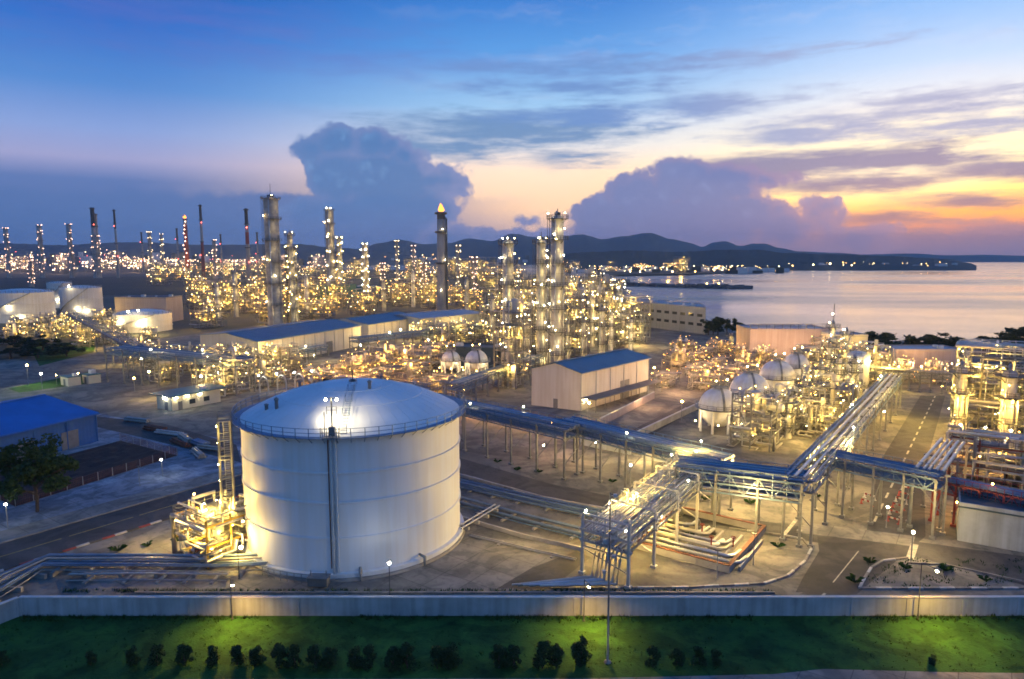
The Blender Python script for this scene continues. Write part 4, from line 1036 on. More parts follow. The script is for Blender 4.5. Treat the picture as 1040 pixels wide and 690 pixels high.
def sphere_tank(px, py, rpx, depth_y, label, name='spherical_tank', top=True, lampk='lampyellow'):
    c = PH(px, py, depth_y); zc = c.y*cos(PITCH)-(c.z-H)*sin(PITCH); R = rpx*zc/F
    c.z = max(c.z, R+.9)
    root = thing(name, label, 'spherical tank', (c.x, c.y, 0))
    mb = MB(); mb.sphere((0, 0, c.z), R, 32, 20); mb.build('shell', 'farwhite', root)
    for k in range(8):
        a = 2*pi*k/8+.2; mb = MB(); mb.pipe([(R*.97*cos(a), R*.97*sin(a), 0), (R*.97*cos(a), R*.97*sin(a), c.z+.3)], .28, 8); mb.build('leg', 'farwhite', root)
    mb = MB(); mb.lathe([(R+.02, c.z-.12), (R+.9, c.z-.1), (R+.9, c.z+.0), (R+.02, c.z+.02)], 32, smooth=False); mb.rail([((R+.85)*cos(2*pi*k/16), (R+.85)*sin(2*pi*k/16), c.z) for k in range(16)], 1.0, .06, 2, True); mb.build('ring_walkway', 'steel', root)
    mb = MB(); n = 18; fa = atan2(-c.y, -c.x)
    for k in range(n):
        t0 = k/n*pi/2*.95; t1 = (k+1)/n*pi/2*.95; a = fa+.25
        mb.bar(((R+.2)*cos(t0)*cos(a), (R+.2)*cos(t0)*sin(a), c.z+(R+.2)*sin(t0)), ((R+.2)*cos(t1)*cos(a), (R+.2)*cos(t1)*sin(a), c.z+(R+.2)*sin(t1)), .5, .12)
    mb.build('stair', 'steel', root)
    mb = MB(); z = c.z+R+.1; mb.box(-1.5, 1.5, -1.5, 1.5, z, z+.1); mb.rail([(-1.5, -1.5, z), (1.5, -1.5, z), (1.5, 1.5, z), (-1.5, 1.5, z)], 1.1, .07, 1.5, True)
    for k in range(4): x = -.9+.6*k; mb.pipe([(x, .2*k-.3, z-.3), (x, .2*k-.3, z+1.2), (x+.5, .2*k-.3, z+1.3)], .12, 6)
    pf = mb.build('platform', 'steel', root); lamp(pf, (1.2, -1.3, z+1.9), lampk, .2); lamp(pf, (-1.2, -1.3, z+1.6), lampk, .17)
    for k in range(3): a = fa-1.1+k*1.1; lamp(root, (cos(a)*(R+1.1), sin(a)*(R+1.1), c.z*.45), lampk, .16)
    for a in (-.9, .7): point((c.x+cos(fa+a)*(R+2.5), c.y+sin(fa+a)*(R+2.5), c.z*.7), 420, (1, .76, .40), .3)  # added fill lights, no lamp bodies, to brighten the sphere
    f = Vector((c.x, c.y, 0)).normalized()
    OCC.append((c.x, c.y, R+1.2))
    for k in (1, 2): OCC.append((c.x-f.x*6*k-BX.x*3, c.y-f.y*6*k-BX.y*3, R*.95))
    return root
sphere_tank(730, 419, 20, 148, 'white spherical tank closest to the blue pipe bridge')
sphere_tank(761, 405, 19.5, 164, 'white spherical tank second in its row from the blue pipe bridge')
sphere_tank(789, 389, 17.5, 184, 'white spherical tank third in its row from the blue pipe bridge')
sphere_tank(808, 377, 13, 208, 'white spherical tank last in its row, closest to the pink building')
sphere_tank(458, 377, 9.5, 226, 'smaller pinkish spherical tank before the dark slate block', lampk='lampamber')
sphere_tank(484, 379, 11.5, 220, 'larger pinkish spherical tank before the dark slate block', lampk='lampamber')
landmark('the row of white spheres', P(770, 425))
# upright pale tank in the spheres' yard
b = P(870, 392); root = thing('storage_tank', 'upright pale tank with dished top beside the long diagonal pipe rack', 'tank', b)
mb = MB(); mb.hcyl((0, 0, 1), (0, 0, 9.2), 3.2, 24); mb.build('shell', 'farwhite', root); mb = MB(); mb.lathe([(3.0, 0), (3.0, 1.2)], 20); mb.build('skirt', 'concretecol', root)
mb = MB(); mb.rail([(3.3*cos(2*pi*k/14), 3.3*sin(2*pi*k/14), 9.6) for k in range(14)], 1.1, .08, 2, True); mb.build('railing', 'steel', root); OCC.append((b.x, b.y, 4))
for a in (-2, -1.2): lamp(root, (cos(a)*4, sin(a)*4, 8), 'lampwarm', .25)
# ------------------------------------------------------------------ pipe racks
def rack_(*a): pass
def rack(label, p0, p1, z0, z1, width, bays, npipe, frame='steelskytint', pm=('pipeskytint', 'pipe', 'pipe'), levels=2, truss=True, lamps=0, lampk='lampwarm', name='pipe_rack', seed=1, drop=1.5, up=0., rr_=(.07, .10, .14, .20), ends=(True, True), lr=.14, desc=None, post='steel', rail=False):
    rn = random.Random(seed); p0 = Vector((p0[0], p0[1], 0)); p1 = Vector((p1[0], p1[1], 0)); d = p1-p0; L = d.length; d.normalize(); s = Vector((-d.y, d.x, 0))
    root = thing(name, label, 'pipe rack', p0)
    if desc: auto(root, desc, 'pipe racks across the plant')
    Z = lambda t: z0+(z1-z0)*t
    for i in range(bays+1):
        if (i == 0 and not ends[0]) or (i == bays and not ends[1]): continue
        t = i/bays; c = d*(L*t); z = Z(t); mb = MB()
        for e in (-1, 1):
            mb.bar(c+s*e*width/2, c+s*e*width/2+UP*(z+up), .3, .3); mb.bar(c+s*e*width/2+UP*0, c+s*e*width/2+UP*.35, .7)
        for k in range(levels): mb.bar(c-s*(width/2+.4)+UP*(z-drop*k), c+s*(width/2+.4)+UP*(z-drop*k), .22, .3)
        if up: mb.bar(c-s*width/2+UP*(z+up), c+s*width/2+UP*(z+up), .18, .2)
        mb.bar(c-s*width/2+UP*z*.3, c+s*width/2+UP*(z-drop*levels+.3), .12)
        mb.build('trestle', post, root)
    if truss:
        for e in (-1, 1):
            mb = MB(); n = bays*3
            for k in range(levels): mb.bar(s*e*width/2+UP*(z0-drop*k), d*L+s*e*width/2+UP*(z1-drop*k), .2, .22)
            mb.bar(s*e*width/2+UP*(z0+.9), d*L+s*e*width/2+UP*(z1+.9), .07)
            for k in range(n):
                a = d*(L*k/n)+s*e*width/2; b = d*(L*(k+1)/n)+s*e*width/2; za = Z(k/n); zb = Z((k+1)/n)
                mb.bar(a+UP*(za-(drop*(levels-1) if k % 2 else 0)), b+UP*(zb-(0 if k % 2 else drop*(levels-1))), .1)
                mb.bar(a+UP*(za-drop*(levels-1)), a+UP*(za+.9), .08)
            mb.build('truss', frame, root)
    for k in range(levels):
        n = npipe if k == 0 else max(2, npipe-2); x = -width/2+.3
        while x < width/2-.2:
            r = rn.choice(rr_); x += r
            zz = r+.15-drop*k; o = rn.uniform(-.2, .2); mb = MB()
            mb.pipe([s*x+UP*(z0+zz)-d*rn.uniform(0, .6), s*x+d*L+UP*(z1+zz)+d*rn.uniform(0, .6)], r, 8)
            mb.build('pipe', rn.choice(pm), root); x += r+(width/npipe-.3)*rn.uniform(.5, 1.2)
    if levels > 1:
        mb = MB(); mb.obox(d*L/2+s*(width/2+.35)+UP*((z0+z1)/2-.1), (d*L+UP*(z1-z0))/2, s*.35, UP*.03); mb.build('catwalk', 'deck', root)
    for k in range(lamps):
        t = (k+.5)/lamps; e = -1 if k % 2 else 1
        lamp(root, d*L*t+s*e*(width/2-.1)+UP*(Z(t)+(1.25 if k % 3 else -drop*levels-.4)), lampk, lr, True)
    n = max(1, round(L/(width*.8)))
    for k in range(n): q = p0+d*(L*(k+.5)/n); OCC.append((q.x, q.y, width*.5))
    return root
BLUE = ('pipeskytint', 'pipeskytint', 'pipe', 'pipe')
rack('blue pipe rack on tall legs between the big domed tank and the white warehouse', P(440, 402, 9), P(583, 433, 9), 8.6, 8.6, 5.2, 6, 9, pm=BLUE, lamps=4, lr=.12, seed=3)
rack('blue pipe rack before the white warehouse, stepped off the first one', P(574, 424, 9), P(735, 463, 9), 8.4, 8.4, 5.0, 6, 9, pm=BLUE, lamps=3, lr=.12, seed=4)
rack('trussed blue pipe rack between the lamp-lit sloping bridge and the pipe corner', P(690, 468.5, 9), P(815, 483, 9), 8.6, 8.6, 5.2, 3, 9, pm=BLUE, levels=3, lamps=1, lr=.12, seed=5, drop=1.3)
rack('long diagonal pipe rack of bright silver pipes running off past the white spheres', P(812, 486, 9), P(908, 379, 9), 8.8, 8.2, 3.6, 11, 4, pm=('pipe', 'pipeskytint', 'pipe'), levels=2, lamps=5, seed=6, rr_=(.12, .16, .2, .26))
rack('blue pipe bridge crossing high over the main road', P(836, 457, 9), P(955, 479, 9), 8.5, 8.3, 4.2, 4, 8, pm=('pipeskytint', 'pipeskytint', 'pipe'), levels=2, seed=7)
rack('blue pipe rack with red steel before the orange-lit unit', P(952, 486, 6), P(1075, 511, 6), 6.0, 6.0, 3.4, 5, 8, frame='redsteel', post='redsteel', pm=('pipeskytint', 'pipeskytint', 'pipe'), levels=2, lamps=3, lampk='lampamber', lr=.12, seed=8)
rack('short rack of bright silver pipes turning off the bridge toward the orange-lit unit', P(945, 476, 9), P(968, 446, 9), 8.4, 8.2, 4.0, 2, 6, pm=('pipe', 'pipewhite'), levels=1, truss=False, seed=9, rr_=(.2, .26))
yb = rack('sloping lamp-lit pipe bridge ending in an open portal by the lawn wall', P(614, 590), P(705, 522), 5.6, 7.8, 6.2, 4, 11, frame='steel', post='pipewhite', pm=('pipe', 'pipewhite', 'lagging', 'pipe'), levels=2, drop=1.3, up=1.2, lamps=0, seed=10)
y0 = P(614, 590); yd = (P(705, 522)-y0); yl = yd.length; yd.normalize(); ys_ = Vector((-yd.y, yd.x, 0))
for t, e, k in ((.0, 1, 3.2), (.0, -1, 1.6), (.22, 1, 1.5), (.35, -1, -.9), (.5, 1, -.6), (.66, -1, 1.4), (.8, 1, -.7), (.9, 1, 2.2), (1., 0, 2.4)):
    lamp(yb, yd*yl*t+ys_*e*2.7+UP*(5.6+2.2*t+k*.75), 'lampwarm' if e else 'lampyellow', .13, True)
for i in range(46):
    t = random.random(); e = random.uniform(-2.9, 2.9); c = yd*yl*t+ys_*e+UP*(5.6+2.2*t); h = random.uniform(.3, 1.3); q = ys_*random.uniform(-.9, .9)
    mb = MB(); mb.pipe([c-UP*.9, c+UP*h, c+q+UP*h, c+q-UP*.6], random.choice((.05, .07, .1)), 6); mb.build('branch_pipe', 'pipewhite', yb)
for t in (0, 1):
    mb = MB()
    for e in (-3.1, 3.1):
        c = yd*yl*t+ys_*e; mb.bar(c, c+UP*(8.6 if t else 7.6), .28)
    for z in ((8.6, 7.4) if t else (7.6, 5.6, 3.6)): mb.bar(yd*yl*t-ys_*3.1+UP*z, yd*yl*t+ys_*3.1+UP*z, .2)
    for k in range(5): c = yd*yl*t+ys_*(-3.1+1.55*k); mb.bar(c+UP*(7.4 if t else 5.6), c+UP*(8.6 if t else 7.6), .1)
    mb.build('portal', 'pipewhite', yb)
landmark('the sloping lamp-lit pipe bridge', y0+yd*yl/2)
# pipes coming down from the portal into the ground trench
root = thing('pipe_run', 'bundle of pipes dropping from the bridge portal to the ground', 'pipes', y0)
for k in range(7):
    e = -2.4+.55*k; a = ys_*e; r = (.13, .17, .11, .2, .13, .16, .1)[k]; g = P(540-k*6, 600)-y0
    mb = MB(); mb.pipe([a+UP*(4.2+r)+yd*2, a+UP*(4.2+r)-yd*.4, a-yd*.8+UP*3.4, a-yd*1.5+UP*.9, g.lerp(a, .15)+UP*.5], r, 8); mb.build('pipe', ('pipe', 'pipewhite', 'lagging')[k % 3], root)
# low pipes along the ground between the tank and the sloping bridge
def sleeperway(label, pts, n, spread, z, mats, seed, rset=(.12, .18, .25, .3), step=4.5, name='pipe_run', side=1):
    rn = random.Random(seed); pts = [Vector(p) for p in pts]; root = thing(name, label, 'pipes', (pts[0].x, pts[0].y, 0)); o = root.location.copy()
    nor = []
    for i in range(len(pts)):
        a = pts[max(0, i-1)]; b = pts[min(len(pts)-1, i+1)]; d = (b-a); d.z = 0; d.normalize(); nor.append(Vector((-d.y, d.x, 0)))
    for k in range(n):
        e = -spread/2+spread*k/(n-1)+rn.uniform(-.12, .12); r = rn.choice(rset); zz = z+rn.choice((0, 0, .5)); mb = MB()
        mb.pipe([p+v*e+UP*(zz+r)-o for p, v in zip(pts, nor)], r, 8); mb.build('pipe', rn.choice(mats), root)
    L0 = 0; 
    for p, q in zip(pts, pts[1:]):
        d = q-p; L = d.length; m = max(1, int(L/step)); v = Vector((-d.y, d.x, 0)).normalized()
        for i in range(m):
            c = p+d*((i+.5)/m)-o; mb = MB(); mb.obox(c+UP*(z/2), v*(spread/2+.5), d.normalized()*.18, UP*(z/2-.01)); mb.build('support', 'concretecol', root)
    return root
sleeperway('wide bed of blue-grey pipes in the shallow trench right of the tank, farther half', [P(450, 489), P(545, 511), P(650, 533)], 8, 3.6, .3, ('pipeskytint', 'pipeskytint', 'steelskytint'), 5, rset=(.09, .12, .18))
sleeperway('wide bed of blue-grey pipes in the shallow trench right of the tank, nearer half', [P(455, 509), P(530, 530), P(606, 549)], 7, 2.6, .3, ('pipeskytint', 'steelskytint', 'pipeskytint'), 6, rset=(.09, .12, .18))
sleeperway('two short silver pipes leading from the big domed tank to the trench', [P(466, 545)+UP*.6, P(505, 521)+UP*.6], 2, .7, .5, ('pipe', 'pipewhite'), 8, rset=(.12,), step=2.5)
sleeperway('thin pipe pair on the ground beside the round tank apron', [P(478, 545), P(540, 560), P(585, 570)], 2, .5, .15, ('lagging',), 9, rset=(.09,), step=5)
for pts, nm in (([P(455, 481), P(550, 507), P(690, 535)], 'farther'), ([P(455, 524), P(530, 546), P(592, 560)], 'nearer')):
    wall_run('trench_wall', [(p.x, p.y, 0) for p in pts], .55, f'low dark concrete kerb wall on the {nm} side of the pipe trench', .3, 'concretecol', False, 5.0)
sleeperway('long bundle of blue-grey pipes along the service road left of the tank', [P(268, 585)+Vector((0, 2.2, 0)), P(225, 579), P(150, 578), P(48, 578), P(14, 594), P(-60, 640)], 12, 3.6, .6, ('pipeskytint', 'steelskytint', 'pipe', 'lagging'), 12, rset=(.07, .1, .14, .2), step=3.2)
sleeperway('second bundle of thin yellowish pipes beside the long blue-grey bundle', [P(232, 590), P(150, 589), P(70, 590)], 4, 1.1, .25, ('lagging', 'yellowsteel', 'pipe'), 13, rset=(.07, .1), step=3.2)
sleeperway('knot of silver pipes between the skid and the big domed tank', [P(200, 575)+UP*.8, P(232, 562)+UP*.8, P(262, 560)+UP*.8], 6, 2.2, .9, ('pipe', 'pipewhite', 'rust'), 15, step=2.2)
# walled pit with pipe manifold
pit = [P(646, 557), P(740, 582), P(776, 541), P(690, 521)]
wl_ = wall_run('pit_wall', [(p.x, p.y, 0) for p in pit]+[(pit[0].x, pit[0].y, 0)], .95, 'low rust-stained wall around the pipe manifold pit', .3, 'concretecol', True, 4.0, cm='rust')
pc = (pit[0]+pit[1]+pit[2]+pit[3])/4
root = thing('pipe_manifold', 'manifold of thick silver pipes with bends inside the low walled pit', 'pipe manifold', pc)
e1 = (pit[1]-pit[0]).normalized(); e2 = (pit[3]-pit[0]).normalized()
for k in range(8):
    o = -e1*9+e2*(-6.0+1.15*k); r = (.2, .26, .18, .3, .2, .24, .16, .22)[k]; L = (15, 14, 12.5, 11, 12, 9, 8, 6)[k]; z = .7+.15*(k % 3)
    mb = MB(); mb.pipe([o+UP*z, o+e1*L+UP*z, o+e1*(L+.7)+e2*.6+UP*z, o+e1*(L+.9)+e2*2.4+UP*z, o+e1*(L+.9)+e2*2.9+UP*(z-.6)], r, 8); mb.build('pipe', ('pipewhite', 'pipe', 'lagging')[k % 3], root)
for k in range(6):
    o = -e1*(6-2.6*k)+e2*-1.5; mb = MB(); mb.obox(o+UP*.3, e1*.15, e2*5, UP*.3); mb.build('support', 'concretecol', root)
for k in range(5):
    o = -e1*(5-2.4*k)+e2*random.uniform(-4, 2); mb = MB(); mb.pipe([o+UP*.6, o+UP*1.9], .09, 6); mb.lathe([(.32, 1.85), (.32, 1.95)], 10, o, False); mb.build('valve', 'redsteel', root)
OCC.append((pc.x, pc.y, 12))

# ------------------------------------------------------------------ skid by the tank, right-hand units
sk = module(random.Random(5), 7.5, 6.5, 2, 2.6, 60, 2, ('lampyellow', 'lampamber'), 9, .12, 'yellowsteel'); sk.location = P(219, 561); sk.rotation_euler = (0, 0, ROT)
tag(sk, 'yellow-lit pump skid packed with pipes left of the big domed tank', 'process unit'); sk.name = 'pump_skid'; USED.add(sk.name)
for i, (px, py) in enumerate(((196, 549), (209, 545), (221, 541))): lamp_post(P(px, py), 4.6, ('', '', '')[i], (0, 0), 'lampwarm', bulb=.18, group='lamp posts behind the pump skid', desc='white lamp post rising behind the yellow-lit pump skid')
fr = module(random.Random(8), 26, 16, 4, 4.1, 170, 8, YL, 70, .15, 'darksteel'); f0 = P(968, 440)+BX*13+AX*9; fr.location = f0; fr.rotation_euler = (0, 0, ROT); fr.name = 'process_frame'
tag(fr, 'large four-storey pipe-filled steel frame right of the main road', 'process unit'); USED.add(fr.name); OCC.append((f0.x, f0.y, 15))
lo = module(random.Random(9), 24, 9, 2, 3.6, 110, 4, AL, 26, .15, 'rust'); f1 = P(962, 494)+BX*12+AX*6; lo.location = f1; lo.rotation_euler = (0, 0, ROT)
tag(lo, 'low orange-lit pipe unit before the large four-storey frame', 'process unit'); USED.add(lo.name); OCC.append((f1.x, f1.y, 13)); landmark('the low orange-lit unit', f1)
for k in range(7): lamp(lo, (-11+3.6*k, 4.2, 8.6), 'lampwarm', .2)
for px, py, h, r, lb in ((972, 446, 15.5, 1.0, 'slimmer yellow-green lit column at the corner of the large four-storey frame'), (1020, 452, 15.5, 1.35, 'thicker yellow-green lit column before the large four-storey frame')):
    column(P(px, py), h, r, lb, plats=3, nl=2, mastH=0, m='vessel', lr=.16, lampk='lampyellow', cage=False, fill_power=60, fcol=(1, .70, .2))

# ------------------------------------------------------------------ towers of the middle and far plant
cb_ = P(280, 330)
column(cb_, 72, 4.0, 'thickest and tallest grey column, standing behind the long blue-roofed hall', plats=6, nl=2, m='concretecol', lr=.42, mastH=7, pipes=3, fill_power=90); landmark('the tallest thick column', cb_)
column(cb_+Vector((8, 6, 0)), 52, 1.5, 'thin dark companion column touching the tallest thick column', plats=6, nl=2, lr=.32, m='stackgrey', lampk='lampyellow', mastH=2)
column(P(299, 328), 44, 2.6, 'yellow-lit column just right of the tallest thick column', plats=7, nl=3, lr=.36, lampk='lampyellow', m='lagging', mastH=3)
column(P(337, 300), 87, 4.2, 'distant grey column with a lit stair frame behind the green block', plats=6, nl=2, lr=.7, m='concretecol', mastH=2); column(P(346, 300), 58, 2.4, 'lower lamp-covered column beside the distant grey column', plats=7, nl=3, lr=.6, lampk='lampyellow', m='lagging', mastH=2)
column(P(372, 305), 50, 2.6, 'lamp-studded slender column above the middle blue-roofed hall', plats=8, nl=3, lr=.5, m='stackgrey', mastH=4)
fl = stack(P(449, 320), 68, 3.0, 'tall grey flare stack with a burning flame at its top', bands=((.93, .985, 'darksteel'),), lit=3, lampk='lampwarm', lr=.3, flame=True, name='flare_stack', cat='flare stack', shaft='stackgrey'); landmark('the burning flare stack', P(449, 320))
mb = MB(); mb.pipe([(3.6, -1.4, 0), (3.6, -1.4, 63), (1.5, -.4, 66)], .7, 8); mb.build('riser_pipe', 'darksteel', fl)
column(P(516, 374), 44, 1.85, 'leftmost of the three bright columns behind the white warehouse', plats=6, nl=3, lr=.30, m='vessel', mastH=2)
column(P(549, 377), 44, 1.5, 'middle of the three bright columns behind the white warehouse', plats=6, nl=3, lr=.28, m='vessel', mastH=2.5)
column(P(565, 381), 51.5, 2.0, 'tallest of the three bright columns behind the white warehouse', plats=7, nl=3, lr=.30, m='vessel', mastH=2); landmark('the three bright columns', P(549, 377))
column(P(557, 372), 40, 1.1, 'thin column squeezed between the bright columns', plats=5, nl=2, lr=.28, m='stackgrey', mastH=1)
column(P(742, 352)+Vector((0, 0, 0)), 6, .8, 'short upright vessel near the bay building', plats=1, nl=1, mastH=0, cage=False, lr=.2)
column(P(844, 372), 15, .9, 'slim lit column with mast before the dusky pink building', plats=3, nl=2, mastH=7, lr=.2, cage=False)
column(P(858, 374), 13, .8, 'slim lit column second from the mast before the pink building', plats=3, nl=2, mastH=1, lr=.2, cage=False)
column(P(600, 352), 22, 1.6, 'stout lit column behind the white warehouse roof', plats=4, nl=3, mastH=1, lr=.28); column(P(628, 345), 24, 1.5, 'stout lit column beside the blue-grey bay building', plats=4, nl=3, mastH=1, lr=.28)
for px, top, Y, r, lb in ((97, 211, 1300, 4.0, 'far thick dark chimney above the lit cluster of the left plant'), (119, 213, 1300, 2.0, 'far thin dark chimney right of the thick one'), (206, 208, 1250, 2.5, 'far red and white chimney taller than the red-lit tower beside it'), (252, 212, 900, 2.4, 'far striped chimney close to the tallest thick column'), (181, 232, 1700, 2.4, 'far faint chimney left of the red-lit tower'), (145, 236, 1700, 2.2, 'far faint thin chimney between two lit clusters'), (262, 236, 1500, 2.0, 'far faint thin chimney by the striped chimney'), (225, 238, 1600, 2.0, 'far faint thin chimney right of the red and white one')):
    h = PH(px, top, Y).z; b = PH(px, 262, Y); stack((b.x, b.y, 0), h, r, lb, bands=((.80, 1., 'poleblack'), (.55, .7, 'stackred')) if px in (252,) else ((.72, 1., 'poleblack'),) if px != 206 else ((.78, 1., 'poleblack'), (.0, .5, 'stackred')), lit=2, lampk='farred', lr=1.1)
b = PH(99.6, 262, 1310); stack((b.x, b.y, 0), 121, 3.6, 'far grey chimney joined to the thick dark one', bands=((.8, 1., 'stackgrey'),), lit=3, lampk='farpink', lr=1.1)
b = PH(190, 262, 1150); h = PH(190, 222, 1150).z; r_ = stack((b.x, b.y, 0), h, 3.2, 'far red-lit tower with a flame glowing at its top', bands=((.2, .9, 'stackred'),), lit=14, lampk='farpink', lr=1.0, flame=True, name='flare_tower', cat='flare stack')
lamp(r_, (0, -3.2, h+2), 'flame', 2.0)
for px, top, Y, r in ((8, 232, 1300, 5), (42, 229, 1300, 5.5), (72, 228, 1300, 5.5), (98, 240, 1290, 9), (153, 236, 1400, 4.5), (165, 238, 1400, 3.5), (218, 244, 1200, 4), (403, 245, 900, 2.5), (420, 250, 1000, 3), (465, 250, 800, 3), (482, 262, 700, 2.4), (30, 262, 900, 3.5), (388, 268, 800, 3), (430, 268, 760, 3)):
    b = PH(px, 262, Y); h = PH(px, top, Y).z
    o = column((b.x, b.y, 0), h, r*.75, '', plats=7, nl=5, lr=.95 if Y > 1100 else .7, lampk='farwarm' if px % 2 else 'farpink', m='stackgrey', mastH=3, cage=False, pipes=1, fill_power=0)
    auto(o, 'far lamp-covered tower beyond the nearer units', 'far lamp-covered towers')

for px, py, h, r in ((592, 372, 17, .9), (610, 366, 20, 1.1), (576, 366, 15, .8), (534, 370, 18, 1.0), (620, 356, 16, .9), (500, 352, 22, 1.0), (588, 346, 26, 1.2), (640, 356, 13, .8), (526, 340, 24, 1.1), (474, 322, 26, 1.3), (420, 312, 28, 1.4), (390, 316, 22, 1.3), (240, 322, 30, 1.6), (222, 326, 22, 1.3), (312, 318, 26, 1.4), (815, 430, 10, .7), (832, 418, 12, .7), (850, 405, 11, .7), (866, 400, 10, .8), (800, 445, 9, .7), (840, 392, 13, .7)):
    o = column(P(px, py), h, r, '', plats=3, nl=2, mastH=1, lr=.22 if py < 390 else .16, cage=False, pipes=2, fill_power=130, lampk='unitwarm', m=random.choice(('vessel', 'farwhite', 'lagging'))); auto(o, 'modest lamp-lit column rising among pipe frames', 'modest columns among the pipe frames')
# ------------------------------------------------------------------ fill the plant with units
for q, r in ((P(614, 590), 9), (P(650, 560), 12), (P(560, 540), 14), (P(520, 500), 14), (P(600, 500), 10)): OCC.append((q.x, q.y, r))
g1_ = fill([(756, 455), (800, 466), (842, 448), (900, 386), (880, 366), (846, 364), (828, 378), (804, 402), (780, 424)], 8.6, SMALL, 'steel frame tangled with yellow-lit pipes', 'pipe frames around the white spheres', 3.5, (.75, .98))
g13 = fill([(690, 453), (764, 464), (772, 442), (750, 440), (700, 446)], 7.5, LOW, 'low amber pipe unit before the spheres', 'low amber pipe units before the white spheres', 3, (.45, .6))
g2_ = fill([(520, 398), (548, 372), (600, 360), (660, 357), (648, 345), (636, 330), (624, 312), (600, 312), (500, 316), (496, 345), (506, 388)], 16.5, TALL, 'tall steel frame of pipes and bright lamps', 'tall pipe frames around the bright columns', 6.2, (.75, 1.1), .1)
g3_ = fill([(300, 392), (452, 398), (450, 356), (372, 372), (300, 384)], 10.5, LOW, 'low amber-lit frame of pipes', 'low amber pipe frames behind the big tank', 4.6, (.8, 1.05))
g4_ = fill([(176, 330), (204, 302), (470, 302), (496, 314), (470, 316), (372, 320), (330, 324), (200, 338)], 36, BACK, 'wide frame of pipes under golden lamps', 'golden-lit pipe frames behind the long halls', 10.5, (.7, .95), .0)
g5_ = fill([(664, 390), (684, 352), (760, 352), (800, 372), (800, 382), (720, 402)], 11.5, LOW, 'low orange-lit pipe unit on open yard', 'low pipe units near the pink shore building', 5, (.55, .85), .25)
g6_ = fill([(860, 385), (960, 392), (962, 378), (860, 374)], 9, LOW, 'low orange-lit pipe unit past the road end', 'low pipe units before the long pink hall', 3, (.5, .7))
g7_ = fill([(134, 388), (240, 401), (300, 400), (300, 372), (140, 366)], 11.5, SMALL, 'open pale-lit pipe frame behind the big tank', 'pipe frames before the long blue-roofed hall', 5, (.7, .9), .25)
g8_ = fill([(400, 346), (510, 362), (516, 340), (400, 336)], 14, SMALL, 'pale-lit pipe frame by the pale grey hall', 'pipe frames before the pale grey hall', 5.5, (.8, 1.), .1)
ULITF = ((26, 40), (1, .55, .3), 26000)
FAR = [module(rnd, w, d, l, 8.0, 26, 2, k, 32, .8) for (w, d, l, k) in ((44, 26, 2, ('farpink', 'farwarm')), (50, 30, 3, ('farpink', 'faramber', 'farwarm')), (36, 30, 4, ('farwarm', 'farpink')))]
ULIT[id(FAR)] = ULITF
g9_ = fill([(-60, 282), (330, 282), (330, 270), (-60, 269)], 185, FAR, 'far pinkish-lit unit beyond the dark field', 'far lit units of the plant beyond the dark field', 34, (1.1, 1.7), .60)
FARC = [module(rnd, w, d, l, 6.0, 30, 2, ('faramber', 'farwarm'), 18, .5) for (w, d, l) in ((26, 20, 2), (24, 18, 3), (22, 22, 4))]
ULIT[id(FARC)] = ((18, 25), GOLD, 12000)
g10 = fill([(386, 300), (520, 300), (522, 284), (470, 278), (386, 276)], 104, FARC, 'far yellow-lit plant unit before the bay', 'far yellow-lit units before the bay', 20, (1., 1.5), .0)
g12 = fill([(556, 279), (724, 278.4), (724, 272), (556, 270)], 215, FARC, 'far yellow-lit unit across the bay', 'far lit units of the port across the bay', 26, (1., 1.5), .0)
g14 = fill([(160, 290), (300, 300), (382, 298), (382, 276), (160, 276)], 122, FARC, 'far yellow-lit unit beyond the long halls', 'far lit units beyond the long halls', 20, (1., 1.4), .1)
g11 = fill([(-20, 350), (30, 336), (112, 330), (175, 344), (110, 364), (60, 352)], 15, SMALL, 'small lit pipe unit among the left tanks', 'small pipe units by the left tanks', 6, (.6, .9), .3)
# yard racks on the left
rack('tall blue-topped pipe gantry on slender legs before the low white tank', P(120, 386), P(250, 400), 10.2, 9.4, 7, 7, 7, pm=BLUE, levels=2, seed=20, lamps=4, lampk='lampwarm', lr=.2)
rack('wide blue pipe gantry running away toward the white storage tanks', P(146, 384), P(70, 334), 9.5, 9.5, 5, 10, 4, pm=('steelskytint', 'pipeskytint'), levels=2, seed=21, lamps=0, rr_=(.12, .2))
rack('low blue pipe rack before the first long hall', P(205, 384), P(330, 362), 4.2, 4.2, 4, 8, 5, pm=('pipeskytint', 'pipe', 'pipewhite'), seed=22, lamps=7, lampk='lampwarm', lr=.18)
rack('blue pipe rack leading from the spherical tanks toward the white warehouse', P(462, 412), P(545, 378), 5.5, 5.5, 5, 8, 8, pm=BLUE, seed=23, lamps=3, lampk='lampyellow', lr=.16)
rack('pipe rack between the pale grey hall and the dark slate block', P(360, 362), P(505, 344), 7, 7, 6, 9, 8, pm=('pipeskytint', 'pipe', 'pipewhite'), seed=24, lamps=8, lampk='lampwarm', lr=.24)
rack('dark pipe rack crossing the end of the main road', P(880, 392), P(968, 400), 5.5, 5.5, 4, 8, 6, frame='steel', pm=('pipe', 'lagging'), seed=25, lamps=4, lampk='lampamber', lr=.2)
